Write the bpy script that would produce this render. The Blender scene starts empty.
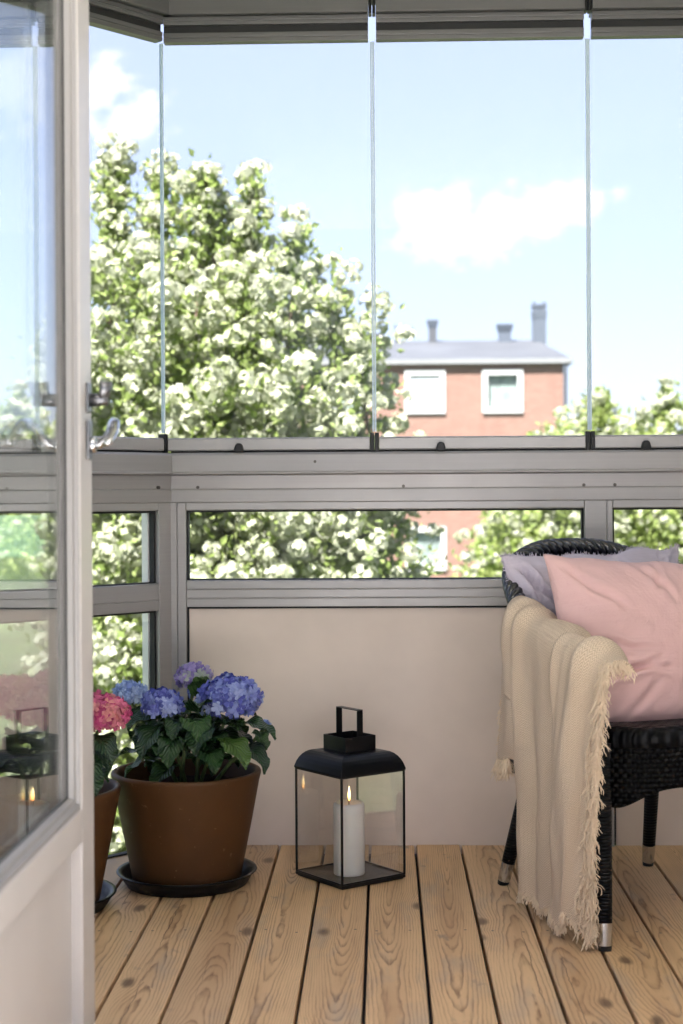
import bpy, bmesh, math, random
from mathutils import Vector, Matrix, noise as mn
R = math.radians
PI = math.pi
random.seed(7)
sc = bpy.context.scene
COL = sc.collection

# ------------------------------------------------------------------ helpers
class MB:
    """collects vertices and faces of ONE mesh"""
    def __init__(s): s.v = []; s.f = []; s.mi = []
    def add(s, vs, fs, mi=0):
        b = len(s.v); s.v += [tuple(p) for p in vs]
        s.f += [tuple(b + i for i in f) for f in fs]; s.mi += [mi] * len(fs)
    def box(s, x0, x1, y0, y1, z0, z1, mi=0):
        s.add([(x0,y0,z0),(x1,y0,z0),(x1,y1,z0),(x0,y1,z0),(x0,y0,z1),(x1,y0,z1),(x1,y1,z1),(x0,y1,z1)],
              [(0,3,2,1),(4,5,6,7),(0,1,5,4),(1,2,6,5),(2,3,7,6),(3,0,4,7)], mi)
    def extrude_x(s, prof, x0, x1, mi=0):
        """closed (y,z) profile swept along x"""
        n = len(prof)
        s.add([(x0,y,z) for y,z in prof] + [(x1,y,z) for y,z in prof],
              [(i,(i+1)%n,n+(i+1)%n,n+i) for i in range(n)] + [tuple(range(n-1,-1,-1)), tuple(range(n,2*n))], mi)
    def prism(s, poly, z0, z1, mi=0):
        n = len(poly)
        s.add([(x,y,z0) for x,y in poly] + [(x,y,z1) for x,y in poly],
              [(i,(i+1)%n,n+(i+1)%n,n+i) for i in range(n)] + [tuple(range(n-1,-1,-1)), tuple(range(n,2*n))], mi)
    def tube(s, pts, rad, n=8, caps=True, mi=0, flat=1.0):
        pts = [Vector(p) for p in pts]
        if not isinstance(rad, (list, tuple)): rad = [rad] * len(pts)
        vs = []; up = Vector((0,0,1)); prev = None
        for i, p in enumerate(pts):
            t = (pts[min(i+1,len(pts)-1)] - pts[max(i-1,0)])
            t = t.normalized() if t.length > 1e-9 else Vector((0,0,1))
            if prev is None:
                a = up.cross(t)
                if a.length < 1e-3: a = Vector((1,0,0)).cross(t)
            else:
                a = prev - t * prev.dot(t)
                if a.length < 1e-6: a = Vector((1,0,0)).cross(t)
            a.normalize(); prev = a; b = t.cross(a)
            for k in range(n):
                w = 2*PI*k/n
                vs.append(p + a*math.cos(w)*rad[i] + b*math.sin(w)*rad[i]*flat)
        fs = []
        for i in range(len(pts)-1):
            for k in range(n):
                fs.append((i*n+k, i*n+(k+1)%n, (i+1)*n+(k+1)%n, (i+1)*n+k))
        if caps: fs += [tuple(range(n-1,-1,-1)), tuple(range((len(pts)-1)*n, len(pts)*n))]
        s.add(vs, fs, mi)
    def lathe(s, prof, cx=0, cy=0, n=64, mi=0):
        """(r,z) open profile turned round a vertical axis"""
        vs = []
        for r, z in prof:
            for k in range(n):
                a = 2*PI*k/n; vs.append((cx + r*math.cos(a), cy + r*math.sin(a), z))
        fs = [(i*n+k, i*n+(k+1)%n, (i+1)*n+(k+1)%n, (i+1)*n+k) for i in range(len(prof)-1) for k in range(n)]
        s.add(vs, fs, mi)
    def build(s, name, mats, parent=None, smooth=False, bevel=0, loc=None, rz=0, segs=2, recalc=True, label=None):
        me = bpy.data.meshes.new(name); me.from_pydata(s.v, [], s.f)
        for m in (mats if isinstance(mats, (list, tuple)) else [mats]): me.materials.append(m)
        me.polygons.foreach_set('material_index', s.mi)
        if smooth: me.polygons.foreach_set('use_smooth', [True]*len(s.f))
        me.update()
        if recalc:
            bm = bmesh.new(); bm.from_mesh(me); bmesh.ops.recalc_face_normals(bm, faces=bm.faces); bm.to_mesh(me); bm.free()
        o = bpy.data.objects.new(name, me); COL.objects.link(o)
        if parent: o.parent = parent
        if loc: o.location = loc
        if rz: o.rotation_euler.z = rz
        if bevel:
            b = o.modifiers.new('Bevel','BEVEL'); b.width = bevel; b.segments = segs; b.limit_method = 'ANGLE'; b.angle_limit = R(35)
        if label: o['label'] = label
        return o

def tag(o, label=None, cat=None, group=None, kind=None):
    if label: o['label'] = label
    if cat: o['category'] = cat
    if group: o['group'] = group
    if kind: o['kind'] = kind
    return o
def empty(name, loc=(0,0,0), rz=0, label=None, cat=None, group=None):
    o = bpy.data.objects.new(name, None); COL.objects.link(o)
    o.location = loc; o.rotation_euler.z = rz; o.empty_display_size = .1
    return tag(o, label, cat, group)

# ------------------------------------------------------------------ materials
class N:
    def __init__(s, name):
        s.m = bpy.data.materials.new(name); s.m.use_nodes = True
        s.t = s.m.node_tree; s.t.nodes.clear()
        s.out = s.t.nodes.new('ShaderNodeOutputMaterial')
    def n(s, typ, **kw):
        o = s.t.nodes.new(typ)
        for k, v in kw.items():
            if k in o.inputs.keys() or k.replace('_',' ') in o.inputs.keys(): pass
            setattr(o, k, v)
        return o
    def set(s, sock, v):
        if isinstance(v, bpy.types.NodeSocket): s.t.links.new(v, sock)
        else: sock.default_value = v
    def math(s, op, a, b=0.0, c=0.0, clamp=False):
        o = s.t.nodes.new('ShaderNodeMath'); o.operation = op; o.use_clamp = clamp
        for i, v in enumerate((a,b,c)): s.set(o.inputs[i], v)
        return o.outputs[0]
    def mix(s, f, a, b):
        o = s.t.nodes.new('ShaderNodeMix'); o.data_type = 'RGBA'
        s.set(o.inputs[0], f)
        for i, v in ((6,a),(7,b)): s.set(o.inputs[i], v if isinstance(v, bpy.types.NodeSocket) else (*v[:3],1))
        return o.outputs[2]
    def noise(s, vec, scale, detail=2, rough=.5, dist=0):
        o = s.t.nodes.new('ShaderNodeTexNoise')
        if vec is not None: s.set(o.inputs['Vector'], vec)
        o.inputs['Scale'].default_value = scale; o.inputs['Detail'].default_value = detail
        o.inputs['Roughness'].default_value = rough; o.inputs['Distortion'].default_value = dist
        return o.outputs[0]
    def ramp(s, f, stops):
        o = s.t.nodes.new('ShaderNodeValToRGB'); e = o.color_ramp.elements
        while len(e) < len(stops): e.new(.5)
        for i, (p, c) in enumerate(stops):
            e[i].position = p; e[i].color = (*c[:3],1) if isinstance(c,(tuple,list)) else (c,c,c,1)
        s.set(o.inputs[0], f); return o.outputs[0]
    def obj(s): return s.t.nodes.new('ShaderNodeTexCoord').outputs['Object']
    def pos(s): return s.t.nodes.new('ShaderNodeNewGeometry').outputs['Position']
    def sep(s, v):
        o = s.t.nodes.new('ShaderNodeSeparateXYZ'); s.set(o.inputs[0], v); return o.outputs
    def comb(s, x, y, z):
        o = s.t.nodes.new('ShaderNodeCombineXYZ')
        for i, v in enumerate((x,y,z)): s.set(o.inputs[i], v)
        return o.outputs[0]
    def scale(s, v, k):
        o = s.t.nodes.new('ShaderNodeMapping'); s.set(o.inputs[0], v); o.inputs[3].default_value = k; return o.outputs[0]
    def bump(s, h, strength=.3, dist=.002):
        o = s.t.nodes.new('ShaderNodeBump'); o.inputs['Strength'].default_value = strength; o.inputs['Distance'].default_value = dist
        s.set(o.inputs['Height'], h); return o.outputs[0]
    def pbr(s, col, rough=.5, metal=0, normal=None, spec=.5, **kw):
        o = s.t.nodes.new('ShaderNodeBsdfPrincipled')
        s.set(o.inputs['Base Color'], col if isinstance(col, bpy.types.NodeSocket) else (*col,1))
        s.set(o.inputs['Roughness'], rough); s.set(o.inputs['Metallic'], metal); s.set(o.inputs['Specular IOR Level'], spec)
        if normal is not None: s.t.links.new(normal, o.inputs['Normal'])
        for k, v in kw.items(): s.set(o.inputs[k.replace('_',' ')], v)
        return o.outputs[0]
    def shmix(s, f, a, b):
        o = s.t.nodes.new('ShaderNodeMixShader'); s.set(o.inputs[0], f); s.t.links.new(a, o.inputs[1]); s.t.links.new(b, o.inputs[2]); return o.outputs[0]
    def done(s, sh): s.t.links.new(sh, s.out.inputs[0]); return s.m

def simple(name, col, rough=.5, metal=0, var=.12, nscale=8, bump=0, bscale=200, spec=.5, **kw):
    a = N(name); p = a.obj()
    f = a.noise(p, nscale, 4, .6)
    lo = tuple(c*(1-var) for c in col); hi = tuple(min(1,c*(1+var)) for c in col)
    c = a.mix(a.ramp(f, [(.3,0.0),(.7,1.0)]), lo, hi)
    nrm = a.bump(a.noise(p, bscale, 3, .6), bump, .001) if bump else None
    rr = a.math('ADD', a.math('MULTIPLY', a.noise(p, nscale*3, 3), .16), rough-.08)
    return a.done(a.pbr(c, rr, metal, nrm, spec, **kw))

def brushed(name, col, rough=.42, metal=.35):
    """anodised aluminium: faint lengthwise streaks"""
    a = N(name); p = a.obj()
    st = a.noise(a.scale(p, (1.5, 240, 240)), 1, 3, .6)
    c = a.mix(st, tuple(x*.9 for x in col), tuple(x*1.08 for x in col))
    sm = a.noise(p, 3.5, 4, .6)
    c = a.mix(a.math('MULTIPLY', a.ramp(sm, [(.45,0.0),(.8,1.0)]), .25), c, tuple(x*.72 for x in col))
    return a.done(a.pbr(c, a.math('ADD', a.math('MULTIPLY', sm, .2), rough-.1), metal, a.bump(st, .06, .0006)))

def glass(name, ior=1.45, tint=(.97,.985,.98), rough=0.0, dust=0.02):
    a = N(name)
    ge = a.t.nodes.new('ShaderNodeNewGeometry'); dp = a.t.nodes.new('ShaderNodeVectorMath'); dp.operation = 'DOT_PRODUCT'
    a.t.links.new(ge.outputs['Incoming'], dp.inputs[0]); a.t.links.new(ge.outputs['Normal'], dp.inputs[1])
    f0 = ((ior-1)/(ior+1))**2                                    # Schlick, the same from both sides of the pane
    fr = a.math('ADD', a.math('MULTIPLY', a.math('POWER', a.math('SUBTRACT', 1.0, a.math('ABSOLUTE', dp.outputs['Value']), clamp=True), 5.0), 1-f0), f0)
    tr = a.t.nodes.new('ShaderNodeBsdfTransparent'); tr.inputs[0].default_value = (*tint,1)
    gl = a.t.nodes.new('ShaderNodeBsdfGlossy'); gl.inputs['Roughness'].default_value = rough; gl.inputs[0].default_value = (1,1,1,1)
    sh = a.shmix(fr, tr.outputs[0], gl.outputs[0])
    if dust:
        df = a.t.nodes.new('ShaderNodeBsdfDiffuse'); df.inputs[0].default_value = (.7,.7,.68,1)
        f = a.math('MULTIPLY', a.ramp(a.noise(a.obj(), 9, 5, .65), [(.4,0.0),(.75,1.0)]), dust)
        sh = a.shmix(f, sh, df.outputs[0])
    return a.done(sh)

def leafmat(name, cols, trans=.35, rough=.5, nscale=3.0, spec=.35):
    a = N(name)
    oi = a.t.nodes.new('ShaderNodeNewGeometry').outputs['Random Per Island']
    f = a.math('ADD', a.math('MULTIPLY', oi, .65), a.math('MULTIPLY', a.noise(a.obj(), nscale, 3), .35))
    c = a.ramp(f, [(.15,cols[0]),(.5,cols[1]),(.85,cols[2])])
    p = a.pbr(c, rough, 0, None, spec)
    t = a.t.nodes.new('ShaderNodeBsdfTranslucent'); a.t.links.new(c, t.inputs[0])
    return a.done(a.shmix(trans, p, t.outputs[0]))

M = {}
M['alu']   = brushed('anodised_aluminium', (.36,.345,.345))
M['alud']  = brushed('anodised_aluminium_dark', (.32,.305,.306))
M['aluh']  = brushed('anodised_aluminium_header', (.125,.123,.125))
M['gasket']= simple('black_rubber', (.012,.012,.013), .7)
M['plast'] = simple('black_plastic', (.008,.008,.009), .4, spec=.3)
M['glass'] = glass('window_glass', 1.22, (.93,.935,.94), 0, .015)
M['glassd']= glass('door_glass', 1.45, (.96,.975,.97), 0, .004)
M['glassl']= glass('lantern_glass', 1.7, (.985,.985,.98), 0, .03)
M['screw'] = simple('dark_screw', (.08,.07,.065), .4, .8)
M['chrome']= simple('polished_chrome', (.60,.61,.63), .14, 1, .03)
M['steel'] = simple('satin_steel', (.20,.20,.21), .35, .9, .1)
M['doorw'] = simple('door_paint', (.47,.44,.42), .38, 0, .05, 2.5, .05, 60)
M['doorbead_shaded'] = simple('door_bead_shaded', (.26,.247,.24), .35, 0, .05, 3)  # door paint darkened: the shade of the reveal is put into the colour
M['panel'] = simple('parapet_panel', (.745,.63,.56), .6, 0, .075, 2.6, .15, 300)
M['seal']  = None
a = N('glass_edge_seal')  # clear strip
d = a.t.nodes.new('ShaderNodeBsdfTranslucent'); d.inputs[0].default_value = (.75,.85,.92,1)
M['seal'] = a.done(a.shmix(.55, a.pbr((.80,.85,.9), .2), d.outputs[0]))
M['white'] = simple('white_paint', (.78,.77,.75), .5, 0, .04)
M['ceil']  = simple('ceiling_plaster', (.80,.78,.75), .9, 0, .05)
M['bouncefloor'] = simple('pale_bounce_floor', (.76,.745,.735), .6, 0, .05, 2)
M['blackmetal'] = simple('lantern_metal', (.005,.005,.006), .36, 0, .25, 14, .1, 260, .35)
M['soil'] = simple('potting_soil', (.022,.014,.010), .95, 0, .5, 60, .8, 90, .05)
M['saucer'] = simple('saucer_plastic', (.008,.008,.009), .4, 0, .3, 20, spec=.25)
M['black_rattan'] = None

# weathered pine deck
def deckmat():
    a = N('deck_pine'); P = a.sep(a.pos())
    q = a.math('DIVIDE', a.math('ADD', P[0], 5.043), .125)
    idx = a.math('FLOOR', q); xl = a.math('MULTIPLY', a.math('SUBTRACT', a.math('FRACT', q), .5), .125)
    wn = a.t.nodes.new('ShaderNodeTexWhiteNoise'); wn.noise_dimensions = '1D'; a.set(wn.inputs['W'], idx)
    seed = wn.outputs['Value']; sc_ = a.sep(wn.outputs['Color'])
    Y = a.math('ADD', P[1], a.math('MULTIPLY', seed, 37.0))
    # knots
    vk = a.t.nodes.new('ShaderNodeTexVoronoi'); vk.voronoi_dimensions = '2D'; vk.inputs['Scale'].default_value = 1.0
    a.set(vk.inputs['Vector'], a.comb(a.math('ADD', a.math('MULTIPLY', xl, 7.0), a.math('MULTIPLY', idx, 13.37)), a.math('MULTIPLY', Y, 3.1), 0.0))
    kd = a.math('ADD', vk.outputs['Distance'], a.math('MULTIPLY', a.math('GREATER_THAN', a.sep(vk.outputs['Color'])[0], .22), 3.0))
    wob = a.noise(a.comb(a.math('MULTIPLY', xl, 30.0), a.math('MULTIPLY', Y, 14.0), idx), 1, 2)
    kd2 = a.math('ADD', kd, a.math('MULTIPLY', a.math('SUBTRACT', wob, .5), .10))
    bulge = a.math('POWER', 2.718, a.math('MULTIPLY', a.math('MULTIPLY', kd2, kd2), -14.0))
    # plain-sawn grain: growth rings are cylinders cut along the board, so r = hypot(across, depth of the pith)
    n1 = a.noise(a.comb(a.math('MULTIPLY', Y, 1.1), a.math('MULTIPLY', idx, 5.17), 3.0), 1, 2, .5)
    n2 = a.noise(a.comb(a.math('MULTIPLY', Y, .6), a.math('MULTIPLY', idx, 3.71), 9.0), 1, 1, .5)
    wig = a.noise(a.comb(a.math('MULTIPLY', xl, 26.0), a.math('MULTIPLY', Y, 5.5), idx), 1, 3, .55)
    flip = a.math('SUBTRACT', a.math('MULTIPLY', a.math('GREATER_THAN', sc_[0], .5), 2.0), 1.0)
    tap = a.math('ADD', a.math('MULTIPLY', a.math('MULTIPLY', flip, a.math('ADD', P[1], 1.0)), .026), a.math('ADD', a.math('MULTIPLY', seed, .05), .018))
    dep = a.math('ADD', tap, a.math('MULTIPLY', a.math('SUBTRACT', n1, .5), .055))
    cen = a.math('ADD', a.math('MULTIPLY', a.math('SUBTRACT', sc_[1], .5), .05), a.math('MULTIPLY', a.math('SUBTRACT', n2, .5), .07))
    dx_ = a.math('SUBTRACT', xl, cen)
    rr_ = a.math('SQRT', a.math('ADD', a.math('MULTIPLY', dx_, dx_), a.math('MULTIPLY', dep, dep)))
    freq = a.math('ADD', a.math('MULTIPLY', sc_[2], 110.0), 160.0)
    ph = a.math('ADD', a.math('MULTIPLY', rr_, freq), a.math('MULTIPLY', bulge, 2.6))
    ph = a.math('ADD', ph, a.math('MULTIPLY', wig, 1.9))
    fr = a.math('FRACT', ph)                                       # early wood -> late wood sawtooth
    band = a.ramp(fr, [(0.0,.35),(.10,0.0),(.55,.05),(.80,.55),(.93,1.0),(1.0,.35)])
    fib = a.noise(a.comb(a.math('MULTIPLY', xl, 420.0), a.math('MULTIPLY', Y, 7.0), idx), 1, 3, .7)
    blotch = a.noise(a.comb(a.math('MULTIPLY', xl, 12.0), a.math('MULTIPLY', Y, 3.0), idx), 1, 4, .6)
    light = a.ramp(seed, [(0.0,(.78,.51,.27)),(.35,(.63,.40,.205)),(.6,(.72,.485,.275)),(.8,(.52,.35,.21)),(1.0,(.68,.42,.205))])
    light = a.mix(a.math('MULTIPLY', fib, .45), light, (.50,.335,.20))
    tear = a.noise(a.comb(a.math('MULTIPLY', xl, 150.0), a.math('MULTIPLY', Y, 4.0), a.math('ADD', idx, 11.0)), 1, 2, .6)
    vary = a.math('MULTIPLY', a.ramp(blotch, [(.35,0.3),(.6,1.0)]), a.ramp(tear, [(.30,.45),(.55,1.15)]))
    core = a.math('POWER', 2.718, a.math('MULTIPLY', a.math('MULTIPLY', dx_, dx_), -900.0))
    pick = a.noise(a.comb(a.math('MULTIPLY', xl, 14.0), a.math('MULTIPLY', Y, 1.6), a.math('ADD', idx, 20.0)), 1, 2, .5)
    heart = a.math('MULTIPLY', core, a.ramp(pick, [(.42,0.0),(.62,1.0)]))
    light = a.mix(a.math('MULTIPLY', heart, .55), light, (.40,.225,.11))
    stren = a.math('ADD', a.math('MULTIPLY', core, .42), .58)
    c = a.mix(a.math('MULTIPLY', a.math('MULTIPLY', band, vary), stren), light, (.17,.075,.03))
    c = a.mix(a.math('MULTIPLY', a.ramp(blotch, [(.52,0.0),(.70,1.0)]), .55), c, (.36,.29,.225))
    c = a.mix(a.ramp(kd2, [(.02,.85),(.06,.75),(.12,0.0)]), c, (.12,.065,.035))
    crk = a.math('ABSOLUTE', a.math('SUBTRACT', a.math('ADD', xl, a.math('MULTIPLY', a.math('SUBTRACT', a.noise(a.comb(a.math('MULTIPLY', Y, 9.0), idx, 2.0), 1, 3, .6), .5), .022)), a.math('MULTIPLY', a.math('SUBTRACT', sc_[1], .5), .08)))
    crm = a.math('MULTIPLY', a.ramp(a.noise(a.comb(a.math('MULTIPLY', Y, 1.7), idx, 8.0), 1, 1), [(.47,0.0),(.56,1.0)]), a.math('GREATER_THAN', seed, .35))
    c = a.mix(a.math('MULTIPLY', a.ramp(a.math('MULTIPLY', crk, 100.0), [(.05,.9),(.12,0.0)]), crm), c, (.07,.03,.015))
    c = a.mix(a.math('MULTIPLY', a.ramp(tear, [(.60,0.0),(.72,1.0)]), .42), c, (.26,.125,.055))
    stain = a.noise(a.comb(a.math('MULTIPLY', xl, 16.0), a.math('MULTIPLY', Y, 9.0), a.math('ADD', idx, 40.0)), 1, 3, .6)
    c = a.mix(a.math('MULTIPLY', a.ramp(stain, [(.66,0.0),(.74,1.0)]), .55), c, (.17,.14,.12))
    h = a.math('ADD', a.math('MULTIPLY', fib, .5), a.math('MULTIPLY', band, -.5))
    return a.done(a.pbr(c, a.math('ADD', a.math('MULTIPLY', fib, .2), .40), 0, a.bump(h, .4, .0012), .45))
M['deck'] = deckmat()

def rattan(name, kx, kz, base=(.004,.004,.005), ang=True):
    """woven flat strands: over-under bump"""
    a = N(name); P = a.sep(a.obj())
    u = a.math('ARCTAN2', P[1], P[0]) if ang else P[0]
    U = a.math('MULTIPLY', u, kx); V = a.math('MULTIPLY', P[2] if ang else P[1], kz)
    s1 = a.math('ABSOLUTE', a.math('SINE', a.math('MULTIPLY', V, PI)))
    par = a.math('MULTIPLY', a.math('MODULO', a.math('FLOOR', a.math('ADD', V, 400.0)), 2.0), PI)
    s2 = a.math('SINE', a.math('ADD', a.math('MULTIPLY', U, PI), par))
    h = a.math('MULTIPLY', s1, a.math('ADD', a.math('MULTIPLY', s2, .5), .6))
    c = a.mix(a.ramp(h, [(.1,0.0),(.7,1.0)]), tuple(x*.25 for x in base), base)
    return a.done(a.pbr(c, .4, 0, a.bump(h, 1.0, .006), .14))
M['rattan'] = rattan('black_rattan_weave', 34, 92)
M['rattan_flat'] = rattan('black_rattan_seat', 60, 60, ang=False)
M['strand'] = simple('rattan_strand', (.008,.008,.010), .24, 0, .3, 40, .2, 300, .8)
a = N('wrapped_leg'); P = a.sep(a.obj())
h = a.math('ABSOLUTE', a.math('SINE', a.math('MULTIPLY', P[2], 420.0)))
M['wrap'] = a.done(a.pbr((.005,.005,.006), .42, 0, a.bump(h, .8, .003), .18))

def terracotta():
    a = N('terracotta_glaze'); p = a.obj()
    c = a.mix(a.noise(p, 6, 5, .65), (.060,.026,.008), (.112,.048,.015))
    c = a.mix(a.math('MULTIPLY', a.ramp(a.noise(p, 2.2, 4, .6), [(.5,0.0),(.7,1.0)]), .45), c, (.05,.021,.010))
    c = a.mix(a.math('MULTIPLY', a.ramp(a.noise(p, 60, 2, .6), [(.68,0.0),(.75,1.0)]), .35), c, (.32,.19,.12))
    c = a.mix(a.math('MULTIPLY', a.ramp(a.noise(a.scale(p, (5,5,11)), 1, 6, .7), [(.60,0.0),(.74,1.0)]), .22), c, (.30,.21,.15))
    hz = a.noise(a.scale(p, (4,4,90)), 1, 3)
    return a.done(a.pbr(c, a.math('ADD', a.math('MULTIPLY', a.noise(p, 12, 4), .3), .42), 0, a.bump(hz, .12, .002), .28))
M['terra'] = terracotta()

def wovenblanket():
    a = N('herringbone_cotton'); uv = a.t.nodes.new('ShaderNodeUVMap'); P = a.sep(uv.outputs[0])
    U = a.math('MULTIPLY', P[0], 1.0); V = P[1]
    zig = a.math('ABSOLUTE', a.math('SUBTRACT', a.math('FRACT', a.math('MULTIPLY', U, 84.0)), .5))     # zigzag columns
    st = a.math('SINE', a.math('MULTIPLY', a.math('ADD', a.math('MULTIPLY', V, 185.0), a.math('MULTIPLY', zig, 2.8)), 2*PI))
    h = a.math('ADD', a.math('MULTIPLY', st, .5), .5)
    fuzz = a.noise(a.obj(), 420, 3, .7)
    c = a.mix(h, (.50,.345,.21), (.86,.69,.52))
    c = a.mix(a.math('MULTIPLY', fuzz, .4), c, (.84,.695,.545))
    hh = a.math('ADD', h, a.math('MULTIPLY', fuzz, .8))
    return a.done(a.pbr(c, .95, 0, a.bump(hh, .8, .003), .1, Sheen_Weight=.15))
M['blanket'] = wovenblanket()
M['fringe'] = simple('cotton_fringe', (.77,.62,.455), .95, 0, .12, 30, 0, spec=.1)
def cloth(name, c1, c2, ns=1.0):
    a = N(name); p = a.obj()
    w1 = a.math('SINE', a.math('MULTIPLY', a.sep(p)[0], 2600.0)); w2 = a.math('SINE', a.math('MULTIPLY', a.sep(p)[2], 2600.0))
    wv = a.math('ADD', a.math('MULTIPLY', w1, .3), a.math('MULTIPLY', w2, .3))
    slub = a.noise(a.scale(p, (9,9,160)), 1, 3, .6); cr = a.noise(p, 7, 6, .62, .9)
    c = a.mix(a.math('ADD', a.math('MULTIPLY', slub, .5), a.math('MULTIPLY', cr, .4)), c1, c2)
    hh = a.math('ADD', a.math('MULTIPLY', cr, 7.0), a.math('ADD', a.math('MULTIPLY', slub, .5), a.math('MULTIPLY', wv, .3)))
    return a.done(a.pbr(c, .9, 0, a.bump(hh, .45*ns, .003), .15, Sheen_Weight=.1))
M['pink'] = cloth('pink_linen', (.59,.375,.36), (.68,.455,.44))
M['lilac'] = cloth('lilac_linen', (.40,.355,.43), (.60,.545,.62), 1.6)
a = N('candle_wax')
M['wax'] = a.done(a.pbr((.90,.88,.86), .45, 0, a.bump(a.noise(a.obj(), 60, 3), .08, .002), .4, Subsurface_Weight=.1, Subsurface_Radius=(.01,.006,.004), Subsurface_Scale=1.0))
a = N('candle_flame'); g = a.sep(a.obj())[2]
em = a.t.nodes.new('ShaderNodeEmission'); em.inputs[1].default_value = .75
a.t.links.new(a.ramp(a.math('MULTIPLY', g, 30.0), [(0.0,(.9,.25,.05)),(.35,(1,.55,.15)),(.8,(1,.75,.35))]), em.inputs[0])
M['flame'] = a.done(em.outputs[0])
M['wframe'] = simple('white_window_frame', (.40,.40,.40), .5, 0, .04)
M['wick'] = simple('wick', (.02,.015,.01), .9)
M['hleaf'] = None
def hleaf():
    a = N('hydrangea_leaf'); uv = a.t.nodes.new('ShaderNodeUVMap'); P = a.sep(uv.outputs[0])
    oi = a.t.nodes.new('ShaderNodeNewGeometry').outputs['Random Per Island']
    ax = a.math('ABSOLUTE', P[0])
    vein = a.math('ABSOLUTE', a.math('SINE', a.math('MULTIPLY', a.math('SUBTRACT', a.math('MULTIPLY', P[1], 1.0), a.math('MULTIPLY', ax, .55)), 22.0)))
    mid = a.ramp(ax, [(.0,1.0),(.07,0.0)])
    vv = a.math('MAXIMUM', a.ramp(vein, [(0.0,1.0),(.22,0.0)]), mid)
    base = a.ramp(oi, [(0.0,(.010,.032,.009)),(.6,(.022,.062,.016)),(1.0,(.07,.135,.028))])
    c = a.mix(a.math('MULTIPLY', vv, .3), base, (.06,.11,.035))
    pz = a.pbr(c, .31, 0, a.bump(a.math('SUBTRACT', vein, vv), .5, .003), .5)
    t = a.t.nodes.new('ShaderNodeBsdfTranslucent'); a.t.links.new(c, t.inputs[0])
    return a.done(a.shmix(.14, pz, t.outputs[0]))
M['hleaf'] = hleaf()
M['hstem'] = simple('hydrangea_stem', (.10,.14,.04), .6, 0, .3, 40)
def petal(name, cols):
    return leafmat(name, cols, .3, .7, 30, .2)
M['blue']  = petal('hydrangea_blue', [(.10,.11,.42),(.21,.25,.62),(.45,.52,.78)])
M['sky_blue'] = petal('hydrangea_pale_blue', [(.25,.34,.66),(.36,.47,.76),(.50,.60,.82)])
M['mauve'] = petal('hydrangea_mauve', [(.23,.17,.46),(.40,.33,.60),(.48,.55,.42)])
M['hpink'] = petal('hydrangea_pink', [(.58,.08,.25),(.74,.20,.34),(.80,.38,.34)])
M['leaf']  = leafmat('tree_leaf', [(.16,.22,.055),(.24,.31,.09),(.34,.40,.16)], .58, .5, 1.5)
M['leaf2'] = leafmat('tree_leaf_yellow', [(.17,.23,.06),(.25,.32,.09),(.35,.40,.15)], .58, .5, 1.5)
M['bloss'] = leafmat('cream_blossom', [(.34,.37,.22),(.42,.44,.32),(.48,.49,.40)], .45, .7, 2.0, .2)
M['bark']  = simple('tree_bark', (.11,.075,.05), .9, 0, .35, 9, .8, 30)
def brickmat():
    a = N('red_brick'); P = a.sep(a.pos())
    b = a.t.nodes.new('ShaderNodeTexBrick'); b.inputs['Scale'].default_value = 1.0
    b.inputs['Brick Width'].default_value = .25; b.inputs['Row Height'].default_value = .075; b.inputs['Mortar Size'].default_value = .008
    b.inputs['Color1'].default_value = (.125,.062,.046,1); b.inputs['Color2'].default_value = (.175,.093,.070,1); b.inputs['Mortar'].default_value = (.24,.165,.135,1)
    a.set(b.inputs['Vector'], a.comb(a.math('ADD', P[0], P[1]), P[2], 0.0))
    n = a.noise(a.pos(), .35, 5, .65); n2 = a.noise(a.scale(a.pos(), (3,3,.3)), 1, 3)
    c = a.mix(a.math('MULTIPLY', a.ramp(n, [(.35,0.0),(.7,1.0)]), .4), b.outputs[0], (.205,.12,.093))
    c = a.mix(a.math('MULTIPLY', a.ramp(n2, [(.5,0.0),(.8,1.0)]), .35), c, (.14,.055,.04))
    return a.done(a.pbr(c, .9))
M['brick'] = brickmat()
M['roofmetal'] = simple('grey_sheet_roof', (.052,.056,.064), .6, 0, .2, .5)
M['gutter'] = simple('pale_fascia', (.17,.175,.18), .6)
M['dsheet'] = simple('dark_sheet_metal', (.085,.10,.125), .5, .3)
M['curtain'] = simple('curtain_behind_pane', (.30,.36,.33), .8, 0, .3, 3)
M['blind'] = simple('white_roller_blind', (.38,.40,.43), .7, 0, .03)
M['grass'] = simple('lawn', (.055,.08,.03), .95, 0, .4, .3)
M['forest'] = simple('forest_hill', (.075,.125,.075), .95, 0, .5, .06)

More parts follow.
